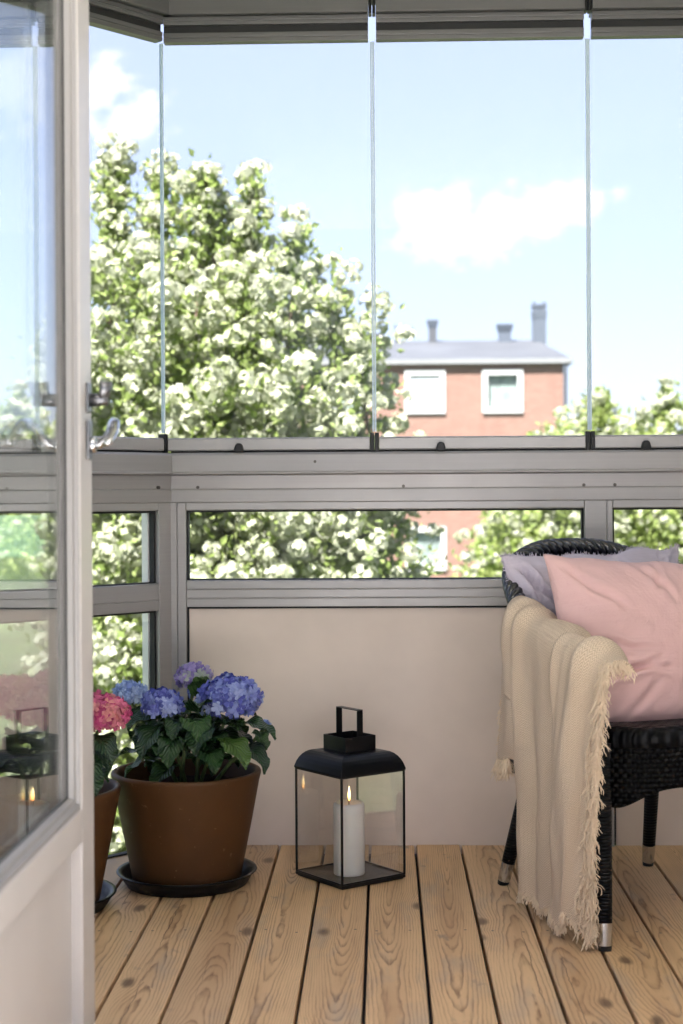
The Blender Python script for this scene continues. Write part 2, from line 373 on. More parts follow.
# ------------------------------------------------------------------ setting
CORNER = (-.6, 0.0); RA = R(42)
T = (-math.sin(RA), -math.cos(RA))                       # the side parapet runs this way from the corner
def retx(y): return CORNER[0] + (-y) * (-T[0]/-T[1]) * -1 if False else CORNER[0] + y * (T[0]/T[1])
PITCH = .125; GAP0 = -.043
dk = MB(); rnd = random.Random(3)
for i in range(-22, 16):
    x0 = GAP0 + i*PITCH + .0035; x1 = GAP0 + (i+1)*PITCH - .0035
    def yend(x): return -.0105 if x > CORNER[0] else (x - CORNER[0]) * (T[1]/T[0]) - .012
    ya, yb = yend(x0), yend(x1)
    if max(ya, yb) < -2.58: continue
    dz = rnd.uniform(-.0012, .0012)
    poly = [(x0,-2.6),(x1,-2.6),(x1,yb)] + ([(CORNER[0],-.0105)] if x0 < CORNER[0] < x1 else []) + [(x0,ya)]
    if ya < -2.59: continue
    dk.prism(poly, -.028, dz)
    for yy in (-.86, -2.05):
        for xx in (x0+.022, x1-.024):
            xx += rnd.uniform(-.004,.004); y2 = yy + rnd.uniform(-.012,.012)
            if y2 < yend(xx) - .02:
                pts = [(xx+.0034*math.cos(k*PI/5), y2+.0034*math.sin(k*PI/5), dz+.0006) for k in range(10)]
                dk.add(pts, [tuple(range(10))], 1)
deck = tag(dk.build('deck', [M['deck'], M['screw']], bevel=.0025, recalc=False), kind='structure')
b = MB(); b.prism([(-3.4,-2.6),(2.4,-2.6),(2.4,.05),(-.6,.05),(-3.0,-2.6)], -.2, -.03)
tag(b.build('deck_base', M['gasket']), kind='structure')
b = MB(); b.prism([(-3.3,-4.35),(3.4,-4.35),(3.4,.12),(-.75,.12),(-3.3,-2.6)], 2.46, 2.7)
tag(b.build('ceiling', M['ceil']), kind='structure')  # unseen slab, rear edge set so sun misses the deck but lights the floor
b = MB(); b.box(-3.2,3.2,-11.5,-2.61,-.2,-.004)
tag(b.build('floor', M['bouncefloor']), kind='structure')  # unseen floor, made pale and long to bounce sunlight into the balcony
b = MB(); b.box(-200,200,-200,400,-7.8,-7.5)
tag(b.build('ground', M['grass']), kind='structure')
# low wooded hills far to the right and left
hb = MB(); nx = 90
for i in range(nx+1):
    az = R(-62 + 124*i/nx)
    px = math.degrees(az)
    rise = 1/(1+math.exp(-(px-10.2)/.9)) + 1/(1+math.exp((px+13)/2.0))
    hgt = rise*(13.5 + 4*mn.noise((i*.23,1,2)) + 1.2*mn.noise((i*1.3,4,2)))
    for j, (d0, k) in enumerate(((225,0),(242,.55),(262,.9),(285,1.0),(330,.6))):
        hb.v.append((d0*math.sin(az), d0*math.cos(az), -8.2 + (hgt+7.5)*k*(1 if rise > .02 else .4)))
for i in range(nx):
    for j in range(4):
        hb.f.append((i*5+j, (i+1)*5+j, (i+1)*5+j+1, i*5+j+1)); hb.mi.append(0)
tag(hb.build('hills', M['forest'], smooth=True), kind='structure')

# unseen house wall with the door opening; sections widened to cut light from behind
hw = empty('house_wall', (0,-2.64,0), 0, 'pale rendered house wall beside the open balcony door', 'wall')
b = MB(); b.box(-3.3,-.56,-.08,.08,.0,2.455); b.build('wall_section', M['white'], hw)
b = MB(); b.box(.95,3.2,-.08,.08,.0,2.455); b.build('wall_section', M['white'], hw)
fk = MB(); fk.box(1.92,2.06,-2.55,.10,-.03,2.455); fk = tag(fk.build('light_block_wall', M['white']), 'unseen pale wall added on the right of the balcony to block side light', 'wall')  # unseen wall, added to keep light from entering on the right

# ------------------------------------------------------------------ parapets with low windows
RAIL = [(.03,.9512),(-.030,.9512),(-.0305,.955),(-.031,.986),(-.027,.9885),(-.030,1.0265),(-.044,1.029),(-.044,1.0335),(-.040,1.036),(-.038,1.082),(-.030,1.0885),(.03,1.0885)]
def parapet(root, L, posts, wins, solid, endpost):
    """local x along the wall, -y inside; posts = [(x0,x1)], wins = [(x0,x1)]"""
    m = MB(); m.extrude_x(RAIL, 0, L)
    m.build('top_rail', M['alud'], root, bevel=.0015)
    m = MB(); m.box(.01, L, -.006, .014, 1.0888, 1.0942); m.build('seal_strip', M['gasket'], root)
    for x in solid['screws']:
        s = MB(); s.tube([(x,-.034,.993),(x,-.0275,.993)], .0045, 10); s.build('screw', M['screw'], root)
    # window frame rails
    for i, (x0, x1) in enumerate(wins):
        f = MB()
        f.extrude_x([(.028,.929),(-.024,.929),(-.026,.9315),(-.026,.9510),(.0275,.9510)], x0, x1)
        f.extrude_x([(.028,.662),(-.026,.662),(-.0265,.684),(-.024,.6845),(-.024,.6865),(-.0265,.687),(-.0265,.709),(-.024,.7095),(-.024,.7115),(-.0265,.712),(-.026,.7335),(-.022,.7355),(.028,.7355)], x0, x1)
        fr = f.build('window_frame', M['alu'], root, bevel=.001)
        g = MB(); t = .005
        g.box(x0, x1, -.012, .014, .929-t, .929); g.box(x0, x1, -.012, .014, .7355, .7355+t*.6)
        g.box(x0, x0+t, -.012, .014, .7385, .924); g.box(x1-t, x1, -.012, .014, .7385, .924)
        g.build('window_gasket', M['gasket'], fr)
        p = MB(); p.box(x0+.001, x1-.001, -.003, .003, .737, .928); p.build('window_pane', M['glass'], fr)
    for (x0, x1, z0, z1, mid) in posts:
        p = MB()
        if mid:
            p.box(x0, mid-.001, -.027, .028, z0, z1); p.box(mid+.001, x1, -.0255, .028, z0, z1); p.box(mid-.003, mid+.003, -.020, .02, z0, z1)
        else: p.box(x0, x1, -.027, .028, z0, z1)
        p.build('post', M['alu'], root, bevel=.0015)
FW = empty('front_parapet', (0,0,0), 0, 'grey aluminium front balcony parapet with beige panel and low windows behind lantern', 'parapet')
parapet(FW, 1.9, [], [], {'screws':[]}, 0) if False else None
# front runs from x=-.6 to 1.9: its own local origin sits at the corner
FW.location = (-.6,0,0)
parapet(FW, 2.5, [(.002,.0525,-.025,.951,.028),(1.152,1.229,-.025,.951,1.213),(2.38,2.45,-.025,.951,None)], [(.0535,1.151),(1.230,2.379)],
        {'screws':[.087,.655,1.15,1.235]}, 0)
s = MB(); s.tube([(.412,-.0405,1.062),(.412,-.036,1.062)], .004, 10); s.build('screw', M['screw'], FW)
p = MB(); p.box(.0585,1.146,-.010,.004,-.025,.656); p.build('panel', M['panel'], FW, bevel=.001)
p = MB(); p.box(1.236,2.374,-.010,.004,-.025,.656); p.build('panel', M['panel'], FW, bevel=.001)
g = MB()
for x0, x1 in ((.0535,1.151),(1.230,2.379)):
    g.box(x0,x1,-.014,.02,.6565,.6615); g.box(x0,x0+.0045,-.014,.02,.0,.6565); g.box(x1-.0045,x1,-.014,.02,.0,.6565)
g.build('panel_gasket', M['gasket'], FW)

SW = empty('side_parapet', (CORNER[0],0,0), math.atan2(T[1],T[0]) - PI, 'grey aluminium angled side parapet with clear lower glass beside the pink hydrangea', 'parapet')
# local +x must run from far end towards the corner so that -y stays inside: shift everything to negative x
def parapet_side():
    r = SW; L = 2.6
    m = MB(); m.extrude_x(RAIL, -L, -.001); m.build('top_rail', M['alud'], r, bevel=.0015)
    m = MB(); m.box(-L, -.01, -.006, .014, 1.0888, 1.0942); m.build('seal_strip', M['gasket'], r)
    s = MB(); s.tube([(-.06,-.034,.993),(-.06,-.0275,.993)], .0045, 10); s.build('screw', M['screw'], r)
    p = MB(); p.box(-.055,-.004,-.026,.008,-.027,.951); p.build('post', M['alu'], r, bevel=.0015)
    p = MB(); p.box(-1.33,-1.27,-.026,.028,.004,.951); p.build('post', M['alu'], r, bevel=.0015)
    p = MB(); p.box(-.066,-.040,.010,.036,.004,.951); p.build('outer_post', M['white'], r, bevel=.001)
    for x0, x1 in ((-1.269,-.056),(-2.58,-1.331)):
        low = [(.028,.655),(-.026,.655),(-.0265,.682),(-.024,.6825),(-.024,.6845),(-.0265,.685),(-.026,.7275),(-.022,.7295),(.028,.7295)]
        f = MB(); f.extrude_x([(.028,.929),(-.024,.929),(-.026,.9315),(-.026,.9510),(.0275,.9510)], x0, x1); fr = f.build('window_frame', M['alu'], r, bevel=.001)
        f = MB(); f.extrude_x(low, x0, x1); f2 = f.build('transom', M['alu'], r, bevel=.001)
        f = MB(); f.extrude_x([(.012,-.027),(-.010,-.027),(-.010,.0025),(.012,.0025)], x0, x1); f.build('sill', M['alu'], r, bevel=.001)
        for z0, z1, par in ((.7295,.929,fr),(.001,.655,f2)):
            g = MB(); t = .006
            g.box(x0,x1,-.012,.010,z1-t,z1); g.box(x0,x1,-.012,.010,z0,z0+.003)
            g.box(x0,x0+t,-.012,.010,z0+.003,z1-t); g.box(x1-t,x1,-.012,.0075,z0+.003,z1-t)
            g.build('window_gasket', M['gasket'], par)
            p = MB(); p.box(x0+.001,x1-.001,-.003,.003,z0+.001,min(z1-.001,.928 if par is fr else .625)); p.build('window_pane', M['glass'], par)
parapet_side()

# ------------------------------------------------------------------ folding glass panes above the rail
def knob(root, x, z):
    k = MB(); n = 10
    prof = [(.0125,0),(.0125,.008),(.0105,.016),(.008,.022),(.004,.0245)]
    vs = [(x+s_*w, -.016-.010, z+h) for w, h in prof for s_ in ()]
    pts = [(-.0125,0),(.0125,0),(.0125,.010),(.0095,.020),(.005,.0245),(-.005,.0245),(-.0095,.020),(-.0125,.010)]
    k.add([(x+px,-.034,z+pz) for px,pz in pts] + [(x+px,-.013,z+pz) for px,pz in pts],
          [tuple(range(8)), tuple(range(15,7,-1))] + [(i,(i+1)%8,8+(i+1)%8,8+i) for i in range(8)])
    k.build('latch_knob', M['plast'], root, bevel=.002)
def pane(root, x0, x1, kx):
    """frameless pane with its bottom and top profile, in the root's own frame"""
    g = MB(); g.box(x0+.006, x1-.006, -.004, .004, 1.128, 2.232); g.build('glass', M['glass'], root)
    b = MB(); b.extrude_x([(.014,1.0945),(-.013,1.0945),(-.0145,1.098),(-.0145,1.126),(-.009,1.1305),(.009,1.1305),(.014,1.126)], x0+.013, x1-.013)
    b.build('bottom_profile', M['alu'], root, bevel=.001)
    t = MB()
    t.extrude_x([(.016,2.229),(-.016,2.229),(-.0165,2.2395),(-.0145,2.240),(-.0145,2.2425),(-.0165,2.243),(-.0165,2.2545),(.016,2.2545)], x0+.011, x1-.011)
    t.extrude_x([(.016,2.2755),(-.019,2.2755),(-.0195,2.2855),(-.0175,2.286),(-.0175,2.288),(-.0195,2.2885),(-.0195,2.2985),(.016,2.2985)], x0+.011, x1-.011)
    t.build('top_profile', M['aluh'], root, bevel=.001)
    d = MB(); d.box(x0+.011, x1-.011, -.008, .012, 2.255, 2.275); d.build('brush_seal', M['gasket'], root)
    for xx in (x0, x1):
        sgn = 1 if xx == x0 else -1
        c = MB(); c.box(min(xx+sgn*.0005, xx+sgn*.0058), max(xx+sgn*.0005, xx+sgn*.0058), -.0055, .0055, 1.145, 2.226); c.build('edge_seal', M['seal'], root)
        h = MB(); h.box(min(xx+sgn*.0008, xx+sgn*.0125), max(xx+sgn*.0008, xx+sgn*.0125), -.017, .013, 1.0895, 1.1415); h.build('hinge', M['plast'], root, bevel=.0015)
        h = MB(); h.box(min(xx+sgn*.0008, xx+sgn*.0095), max(xx+sgn*.0008, xx+sgn*.0095), -.02, .013, 2.2996, 2.343); h.build('hinge', M['plast'], root, bevel=.0015)
    if kx is not None: knob(root, kx, 1.0895)
GP = 'frameless folding glass panes above the rail'
for x0, x1, kx, lab in ((-.614,-.024,-.399,'frameless glass pane above the rail behind the flowering tree, next to the corner'),
                        (-.024,.571,.159,'frameless middle glass pane above the rail with the brick building behind it'),
                        (.571,1.166,.722,'frameless right-hand glass pane above the wicker chair')):
    r = empty('glass_pane', ((x0+x1)/2,0,0), 0, lab, 'glass pane', GP)
    c = (x0+x1)/2; pane(r, x0-c, x1-c, kx-c)
sang = math.atan2(T[1],T[0]) - PI
for d0, d1, lab in ((.012,.60,'frameless angled side pane just left of the balcony corner'),(.60,1.19,'frameless side pane standing behind the open door'),(1.19,1.78,None)):
    c = (d0+d1)/2
    if lab is None: continue
    r = empty('glass_pane', (CORNER[0]+T[0]*c, T[1]*c, 0), sang, lab, 'glass pane', GP)
    pane(r, -(d1-d0)/2, (d1-d0)/2, None)
HD = [(.05,2.3445),(-.040,2.3445),(-.042,2.348),(-.042,2.40),(-.030,2.404),(-.030,2.458),(.05,2.458)]
TRK = [(.05,2.300),(-.034,2.300),(-.036,2.303),(-.036,2.339),(-.034,2.3425),(.05,2.3425)]
def header(name, loc, rz, x0, x1, lab, cuts):
    r = empty(name, loc, rz, lab, 'header rail')
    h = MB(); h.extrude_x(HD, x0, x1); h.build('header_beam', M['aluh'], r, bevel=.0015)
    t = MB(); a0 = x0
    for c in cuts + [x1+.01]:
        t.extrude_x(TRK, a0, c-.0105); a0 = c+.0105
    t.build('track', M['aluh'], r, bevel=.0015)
header('header_rail', (-.6,0,0), 0, -.05, 2.5, 'grey aluminium front header rail along the ceiling above the panes', [-.014,.576,1.171,1.766])
header('header_rail', (CORNER[0],0,0), sang, -2.6, -.0, 'grey aluminium angled side header rail meeting the front one at the corner', [-1.19,-.60])

# ------------------------------------------------------------------ open balcony door
DX = -.475; D0 = -2.62; D1 = -1.782
door = empty('balcony_door', (DX, D0, 0), 0, 'white painted glazed balcony door standing open in the left foreground', 'door')
L = D1 - D0; TH = .052; ST = .098
def dbox(m, y0, y1, z0, z1, x0=-TH, x1=0): m.box(x0, x1, y0, y1, z0, z1)
f = MB()
dbox(f, L-ST, L, .03, 2.28); dbox(f, 0, .10, .03, 2.28)
dbox(f, .10, L-ST, 2.17, 2.28); dbox(f, .10, L-ST, .425, .478); dbox(f, .10, L-ST, .03, .135)
df = f.build('door_frame', M['doorw'], door, bevel=.0025)
pn = MB(); pn.box(-.040,-.018,.1005,L-ST-.0005,.136,.4245); pn.build('lower_panel', M['doorw'], door)
bd = MB()
# glazing beads: stepped and sloped round the opening, both faces
y0, y1, z0, z1 = .1005, L-ST-.0005, .4785, 2.1695
def bead(prof):          # prof = (depth x, inset) pairs, swept round the rectangle
    vs = []; fs = []; n = len(prof)
    for (yy, zz, sy, sz) in ((y0,z0,1,1),(y1,z0,-1,1),(y1,z1,-1,-1),(y0,z1,1,-1)):
        for x, ins in prof: vs.append((x, yy+sy*ins, zz+sz*ins))
    for c in range(4):
        d = (c+1)%4
        for i in range(n): fs.append((c*n+i, d*n+i, d*n+(i+1)%n, c*n+(i+1)%n))
    bd.add(vs, fs)
bead([(-.002,0.0),(-.002,.007),(-.008,.009),(-.009,.016),(-.018,.020),(-.018,0.0)])
bead([(-.050,0.0),(-.034,0.0),(-.034,.020),(-.044,.016),(-.050,.008)])
bd.build('glazing_bead', M['doorbead_shaded'], door, bevel=.0008)
gk = MB()
for xx in (-.0215,-.0335):
    gk.box(xx-.0015,xx+.0035, y1-.0185, y1-.0135, z0+.014, z1-.014); gk.box(xx-.0015,xx+.0035, y0+.0135, y0+.0185, z0+.014, z1-.014)
    gk.box(xx-.0015,xx+.0035, y0+.0185, y1-.0185, z0+.0135, z0+.0185)
gk.build('glazing_gasket', M['gasket'], door)
for xx in (-.0195,-.0315):
    g = MB(); g.box(xx-.002, xx+.0005, y0+.0005, y1-.0005, z0+.0005, z1-.0005); g.build('door_pane', M['glassd'], door)
def lever(side):
    s = side; xo = 0 if s > 0 else -TH; yb = L-.038
    pl = MB(); pl.box(min(xo,xo+s*.006), max(xo,xo+s*.006), yb-.016, yb+.016, 1.026, 1.090)
    po = pl.build('handle_plate', M['steel'], door, bevel=.003)
    h = MB()
    ln = [(xo+s*.005,yb,1.050),(xo+s*.022,yb,1.050),(xo+s*.034,yb-.006,1.064),(xo+s*.047,yb-.026,1.086),(xo+s*.053,yb-.055,1.080),(xo+s*.056,yb-.085,1.064),(xo+s*.056,yb-.118,1.052),(xo+s*.055,yb-.132,1.047)]
    h.tube(ln, [.010,.009,.0085,.0095,.0105,.0100,.0085,.006], 12, flat=.7)
    h.tube([(xo+s*.004,yb,1.050),(xo+s*.014,yb,1.050)], .0135, 14)
    h.build('lever', M['chrome'], po, smooth=True)
    # espagnolette catch above
    c = MB(); c.box(min(xo,xo+s*.005), max(xo,xo+s*.005), yb-.014, yb+.014, 1.102, 1.150)
    co = c.build('catch_plate', M['steel'], door, bevel=.003)
    k = MB(); k.tube([(xo+s*.004,yb,1.122),(xo+s*.034,yb,1.122)], [.011,.009], 12)
    k.tube([(xo+s*.026,yb,1.122),(xo+s*.030,yb-.004,1.135),(xo+s*.032,yb-.006,1.151)], [.010,.011,.012], 10, flat=.6)
    k.build('thumb_turn', M['steel'], co, smooth=True)
lever(1); lever(-1)

# ------------------------------------------------------------------ pots, saucers, hydrangeas
def pot(x, y, lab):
    m = MB()
    prof = [(.0,.012),(.130,.012),(.136,.018),(.142,.05),(.164,.16),(.182,.255),(.1865,.273),(.1870,.279),(.1855,.2825),(.182,.284),(.175,.2835),(.172,.280),(.170,.27),(.167,.25),(.162,.225)]
    m.lathe(prof, n=96)
    r = m.build('flower_pot', M['terra'], smooth=True, loc=(x,y,0)); tag(r, lab, 'flower pot', 'terracotta pots of hydrangea')
    s = MB(); vs = []; rings = 14; n = 60
    for i in range(rings+1):
        rr = .1665*i/rings
        for k in range(n):
            a = 2*PI*k/n; px, py = rr*math.cos(a), rr*math.sin(a)
            vs.append((px, py, .238 + .010*mn.noise((px*30+x*9,py*30,1)) + .004*mn.noise((px*90,py*90,5)) + .012*(1-(rr/.1665)**2)))
    s.add(vs, [(i*n+k, i*n+(k+1)%n, (i+1)*n+(k+1)%n, (i+1)*n+k) for i in range(rings) for k in range(n)])
    s.build('soil', M['soil'], r, smooth=True)
    return r
def saucer(x, y, lab):
    m = MB()
    m.lathe([(.0,.006),(.128,.006),(.139,.0075),(.150,.014),(.158,.030),(.165,.0345),(.1745,.036),(.1755,.034),(.170,.030),(.1665,.029),(.160,.016),(.150,.0008),(.135,.0008),(.132,.003),(.0,.003)], n=96)
    r = m.build('pot_saucer', M['saucer'], smooth=True, loc=(x,y,0)); return tag(r, lab, 'saucer', 'black saucers under the pots')
def leaf_mesh(m, uvs, base, dirv, up, length, width, droop, fold=.25):
    """one serrated ovate leaf with a folded midrib and drooping tip"""
    d = dirv.normalized(); side = d.cross(up).normalized(); nrm = side.cross(d).normalized()
    nl, nw = 14, 3; vs = []; uv = []
    p = base.copy(); cur = d.copy(); step = length/nl
    for i in range(nl+1):
        t = i/nl
        w = width*.5*(math.sin(PI*min(1,t**.72)))**.85 if t < 1 else 0
        w *= 1 + .07*math.sin(i*PI)*0
        for j in range(-nw, nw+1):
            u = j/nw
            ser = 1 + (.10 if (i % 2 == 0 and abs(j) == nw) else 0)
            n2 = side.cross(cur).normalized()
            q = p + side*(u*w*ser) + n2*(abs(u)*w*fold + .006*math.sin(t*14+abs(u)*3)*abs(u))
            vs.append(q); uv.append((u*max(w/(width*.5),.02), t))
        cur = (cur - Vector((0,0,1))*(droop/nl)).normalized(); p = p + cur*step
    c = 2*nw+1; fs = [(i*c+j, i*c+j+1, (i+1)*c+j+1, (i+1)*c+j) for i in range(nl) for j in range(c-1)]
    m.add(vs, fs)
    for f_ in fs:
        for k in f_: uvs.append(uv[k])
def floret(m, c, nrm, size, rng):
    n = nrm.normalized(); a = n.orthogonal().normalized(); b = n.cross(a); rot = rng.uniform(0,PI)
    vs = [c]; fs = []
    for k in range(4):
        w = rot + k*PI/2
        d = a*math.cos(w) + b*math.sin(w); s_ = n.cross(d)
        lift = rng.uniform(-.25,.35)
        i0 = len(vs)
        vs += [c + d*size*.45 + s_*size*.40 + n*size*.05, c + d*size*.95 + s_*size*.34 + n*size*lift,
               c + d*size*1.02 - s_*size*.30 + n*size*(lift+.05), c + d*size*.45 - s_*size*.42 + n*size*.05, c + d*size*.6 + n*size*.16]
        fs += [(0,i0,i0+4),(i0,i0+1,i0+4),(i0+1,i0+2,i0+4),(i0+2,i0+3,i0+4),(i0+3,0,i0+4)]
    m.add(vs, fs)
def hydrangea(name_lab, base, heads, leaves, seed, extra_stems=()):
    rng = random.Random(seed)
    r = empty('hydrangea', base, 0, name_lab, 'plant')
    bx = Vector(base)
    st = MB()
    for hd in heads:
        c = Vector(hd[0]) - bx; rad = hd[1]
        a0 = Vector((c.x*.25 + rng.uniform(-.02,.02), c.y*.25 + rng.uniform(-.02,.02), 0))
        mid = (a0 + c)/2 + Vector((c.x*.12, c.y*.12, .02))
        st.tube([a0, (a0+mid)/2 + Vector((0,0,.01)), mid, c - Vector((0,0,rad*.3))], [.0055,.005,.0045,.004], 8)
    so = st.build('stem', M['hstem'], r, smooth=True)
    for hd in heads:
        c = Vector(hd[0]) - bx; rad = hd[1]; m = MB()
        nf = int(max(16, 230*(rad/.078)**1.7)); fs_ = .0140 if rad > .03 else .009
        for i in range(nf):
            z = 1 - (i+.5)/nf*1.55; ph = i*2.39996 + rng.uniform(-.15,.15)
            q = math.sqrt(max(0,1-z*z)); n = Vector((q*math.cos(ph), q*math.sin(ph), z*.76))
            rr = rad*rng.uniform(.80,1.06)*(1+.07*mn.noise(n*3.1+Vector((seed,hd[1]*50,0))))
            nn = (n.normalized() + Vector((rng.uniform(-.5,.5),rng.uniform(-.5,.5),rng.uniform(-.5,.5)))).normalized()
            floret(m, c + n*(rr-fs_*.4), nn, fs_*rng.uniform(.8,1.15), rng)
        m.build('flower_head', hd[2], r, smooth=False, recalc=False)
    m = MB(); uvs = []
    for lf in leaves:
        p, d, ln, wd, dr = lf
        leaf_mesh(m, uvs, Vector(p)-bx, Vector(d), Vector((0,0,1)), ln, wd, dr, rng.uniform(.12,.35))
    # one part per plant: foliage
    o = m.build('foliage', M['hleaf'], r, smooth=True, recalc=False)
    ul = o.data.uv_layers.new(name='UVMap'); k = 0
    for i, uvv in enumerate(uvs): ul.data[i].uv = uvv
    return r
PX, PY = -.498, -.43
pot(PX, PY, 'brown terracotta pot holding the blue hydrangea, standing nearest the lantern')
saucer(PX, PY, 'round black plastic saucer under the pot with blue hydrangea')
rng = random.Random(11)
lv = []
def L_(x, y, z, dx, dy, dz, ln, wd, dr): lv.append(((x,y,z),(dx,dy,dz),ln,wd,dr))
for k in range(34):                                  # outer drooping leaves
    a = k*2.39996 + .4
    h = .30 + .13*((k*7)%11)/11; q = rng.uniform(.03,.085)
    L_(PX + q*math.cos(a), PY + q*math.sin(a), h, math.cos(a+rng.uniform(-.5,.5)), math.sin(a+rng.uniform(-.5,.5)), rng.uniform(.0,.8), rng.uniform(.085,.125), rng.uniform(.058,.082), rng.uniform(.8,2.4))
for k in range(16):                                  # upper collar under the flower heads
    a = k*2.39996 + 1.1; q = rng.uniform(.03,.09)
    L_(PX + .03 + q*math.cos(a), PY - .02 + q*math.sin(a), .375 + .05*((k*5)%7)/7, math.cos(a), math.sin(a), rng.uniform(.1,.7), rng.uniform(.075,.11), rng.uniform(.05,.075), rng.uniform(.6,1.8))
# specific leaves seen in the photo
L_(-.545,-.50,.405, -.5,-.75,.1, .12,.065,2.1)
L_(-.51,-.53,.385, -.1,-.8,.3, .115,.065,2.6)
L_(-.475,-.52,.42, .25,-.7,.45, .125,.075,2.0)
L_(-.43,-.545,.40, -.2,-.8,.35, .115,.07,1.8)
L_(-.40,-.52,.375, .5,-.6,.1, .13,.075,1.3)
L_(-.37,-.50,.405, .9,-.4,.35, .125,.075,1.1)
L_(-.36,-.47,.35, .8,-.5,.2, .11,.07,2.0)
L_(-.44,-.54,.345, .35,-.8,.5, .11,.07,1.9)
L_(-.555,-.50,.315, -.95,-.35,.75, .11,.052,2.2)
L_(-.585,-.46,.40, -.5,-.6,-.1, .07,.045,1.6)
L_(-.52,-.46,.43, -.5,-.4,.6, .10,.065,.9)
L_(-.46,-.50,.435, .1,-.6,.7, .10,.07,1.2)
L_(-.325,-.455,.385, .7,-.6,-.25, .065,.045,1.2)
L_(-.615,-.42,.44, -.4,-.6,-.3, .06,.04,1.2)
L_(-.47,-.40,.46, .1,-.3,.6, .08,.055,.8)
hydrangea('leafy potted hydrangea with several blue flower heads, beside the lantern', (PX,PY,.245),
    [((-.385,-.47,.464),.080,M['blue']),((-.550,-.50,.455),.053,M['blue']),((-.640,-.41,.470),.046,M['sky_blue']),((-.487,-.36,.505),.050,M['mauve']),((-.300,-.44,.395),.018,M['sky_blue']),((-.470,-.32,.47),.040,M['blue'])], lv, 5)
QX, QY = -.812, -.665
pot(QX, QY, 'brown terracotta pot holding the pink hydrangea, half hidden behind the door')
saucer(QX, QY, 'round black plastic saucer under the pink hydrangea pot, partly behind the door')
lv = []
for k in range(16):
    a = k*2.39996
    L_(QX+.045*math.cos(a), QY+.045*math.sin(a), .31+.10*((k*7)%9)/9, math.cos(a), math.sin(a), rng.uniform(.15,.6), rng.uniform(.10,.14), rng.uniform(.07,.095), rng.uniform(.9,1.8))
L_(-.69,-.70,.41, .6,-.5,.2, .11,.075,2.0); L_(-.70,-.70,.39, .9,-.3,.1, .10,.07,2.4); L_(-.72,-.74,.36, .7,-.6,.1, .12,.08,1.8)
hydrangea('potted hydrangea with pink and coral flower heads seen beside and through the door', (QX,QY,.245),
    [((-.662,-.68,.455),.066,M['hpink']),((-.775,-.74,.475),.075,M['hpink']),((-.87,-.68,.49),.080,M['hpink']),((-.80,-.58,.50),.070,M['hpink'])], lv, 9)

# ------------------------------------------------------------------ lantern and candle
LC = (-.090,-.372); LR = R(38)
lan = empty('lantern', (*LC,0), LR, 'black metal lantern with clear glass sides standing on the deck', 'lantern')
W = .100
b = MB(); b.box(-W,W,-W,W,.004,.011); b.box(-W+.004,W-.004,-W+.004,W-.004,.0005,.004); b.build('base', M['blackmetal'], lan, bevel=.0012)
def bar(m, p, q, w=.0042): m.box(min(p[0],q[0])-w/2, max(p[0],q[0])+w/2, min(p[1],q[1])-w/2, max(p[1],q[1])+w/2, min(p[2],q[2]), max(p[2],q[2]))
fr = MB(); e = W-.0025
for sx in (-1,1):
    for sy in (-1,1): bar(fr, (sx*e,sy*e,.0112), (sx*e,sy*e,.272), .005)
for s_ in (-1,1):
    fr.box(-W,W, s_*e-.0025, s_*e+.0025, .2722,.2782); fr.box(s_*e-.0025, s_*e+.0025, -e+.0026,e-.0026, .2722,.2782)
    fr.box(-e+.0026,e-.0026, s_*e-.002, s_*e+.002, .0112,.0152); fr.box(s_*e-.002, s_*e+.002, -e+.0026,e-.0026, .0112,.0152)
fr.build('frame', M['blackmetal'], lan, bevel=.0008)
for k in range(4):
    g = MB(); g.box(-W+.0055,W-.0055,-.001,.001,.0155,.272)
    o = g.build('glass_side', M['glassl'], lan); o.rotation_euler.z = k*PI/2; o.location = (math.sin(k*PI/2)*(W-.0035), -math.cos(k*PI/2)*(W-.0035), 0)
rf = MB(); rings = []
rf_prof = [(.1015,.276),(.1015,.2795),(.1000,.2845),(.0970,.294),(.0925,.303),(.0870,.311),(.0805,.3172),(.0735,.3212),(.066,.323),(.040,.3232)]
n = len(rf_prof); vs = []
for h_, z in rf_prof: vs += [(-h_,-h_,z),(h_,-h_,z),(h_,h_,z),(-h_,h_,z)]
fs = [(i*4+k, i*4+(k+1)%4, (i+1)*4+(k+1)%4, (i+1)*4+k) for i in range(n-1) for k in range(4)]
vs2 = [(x*.985,y*.985,z-.0016) for x,y,z in vs]
o0 = len(vs); fs += [tuple(o0+i for i in reversed(f)) for f in fs]
fs += [(k, o0+k, o0+(k+1)%4, (k+1)%4) for k in range(4)]
fs += [((n-1)*4+k, (n-1)*4+(k+1)%4, o0+(n-1)*4+(k+1)%4, o0+(n-1)*4+k) for k in range(4)]
rf.add(vs+vs2, fs); rfo = rf.build('roof', M['blackmetal'], lan, bevel=.001, segs=2)
ch = MB(); c_ = .0475; tk = .0022
ch.box(-c_,c_,-c_,-c_+tk,.3235,.362); ch.box(-c_,c_,c_-tk,c_,.3235,.362); ch.box(-c_,-c_+tk,-c_+tk,c_-tk,.3235,.362); ch.box(c_-tk,c_,-c_+tk,c_-tk,.3235,.362)
ch.build('chimney', M['blackmetal'], lan, bevel=.0008)
hd = MB(); w2 = .0092
hd.box(-c_+.0024,-c_+.0048,-w2,w2,.327,.4262); hd.box(c_-.0048,c_-.0024,-w2,w2,.327,.4262); hd.box(-c_+.0024,c_-.0024,-w2,w2,.4264,.4288)
ho = hd.build('handle', M['blackmetal'], lan, bevel=.0008); ho.rotation_euler.z = R(-90)
ca = empty('candle', (-.0925,-.379,.011), 0, 'white pillar candle burning inside the black lantern', 'candle')
m = MB(); m.lathe([(.0,.0),(.0385,.0),(.0395,.002),(.0395,.172),(.0385,.177),(.035,.1805),(.026,.1785),(.018,.1745),(.0,.173)], n=64)
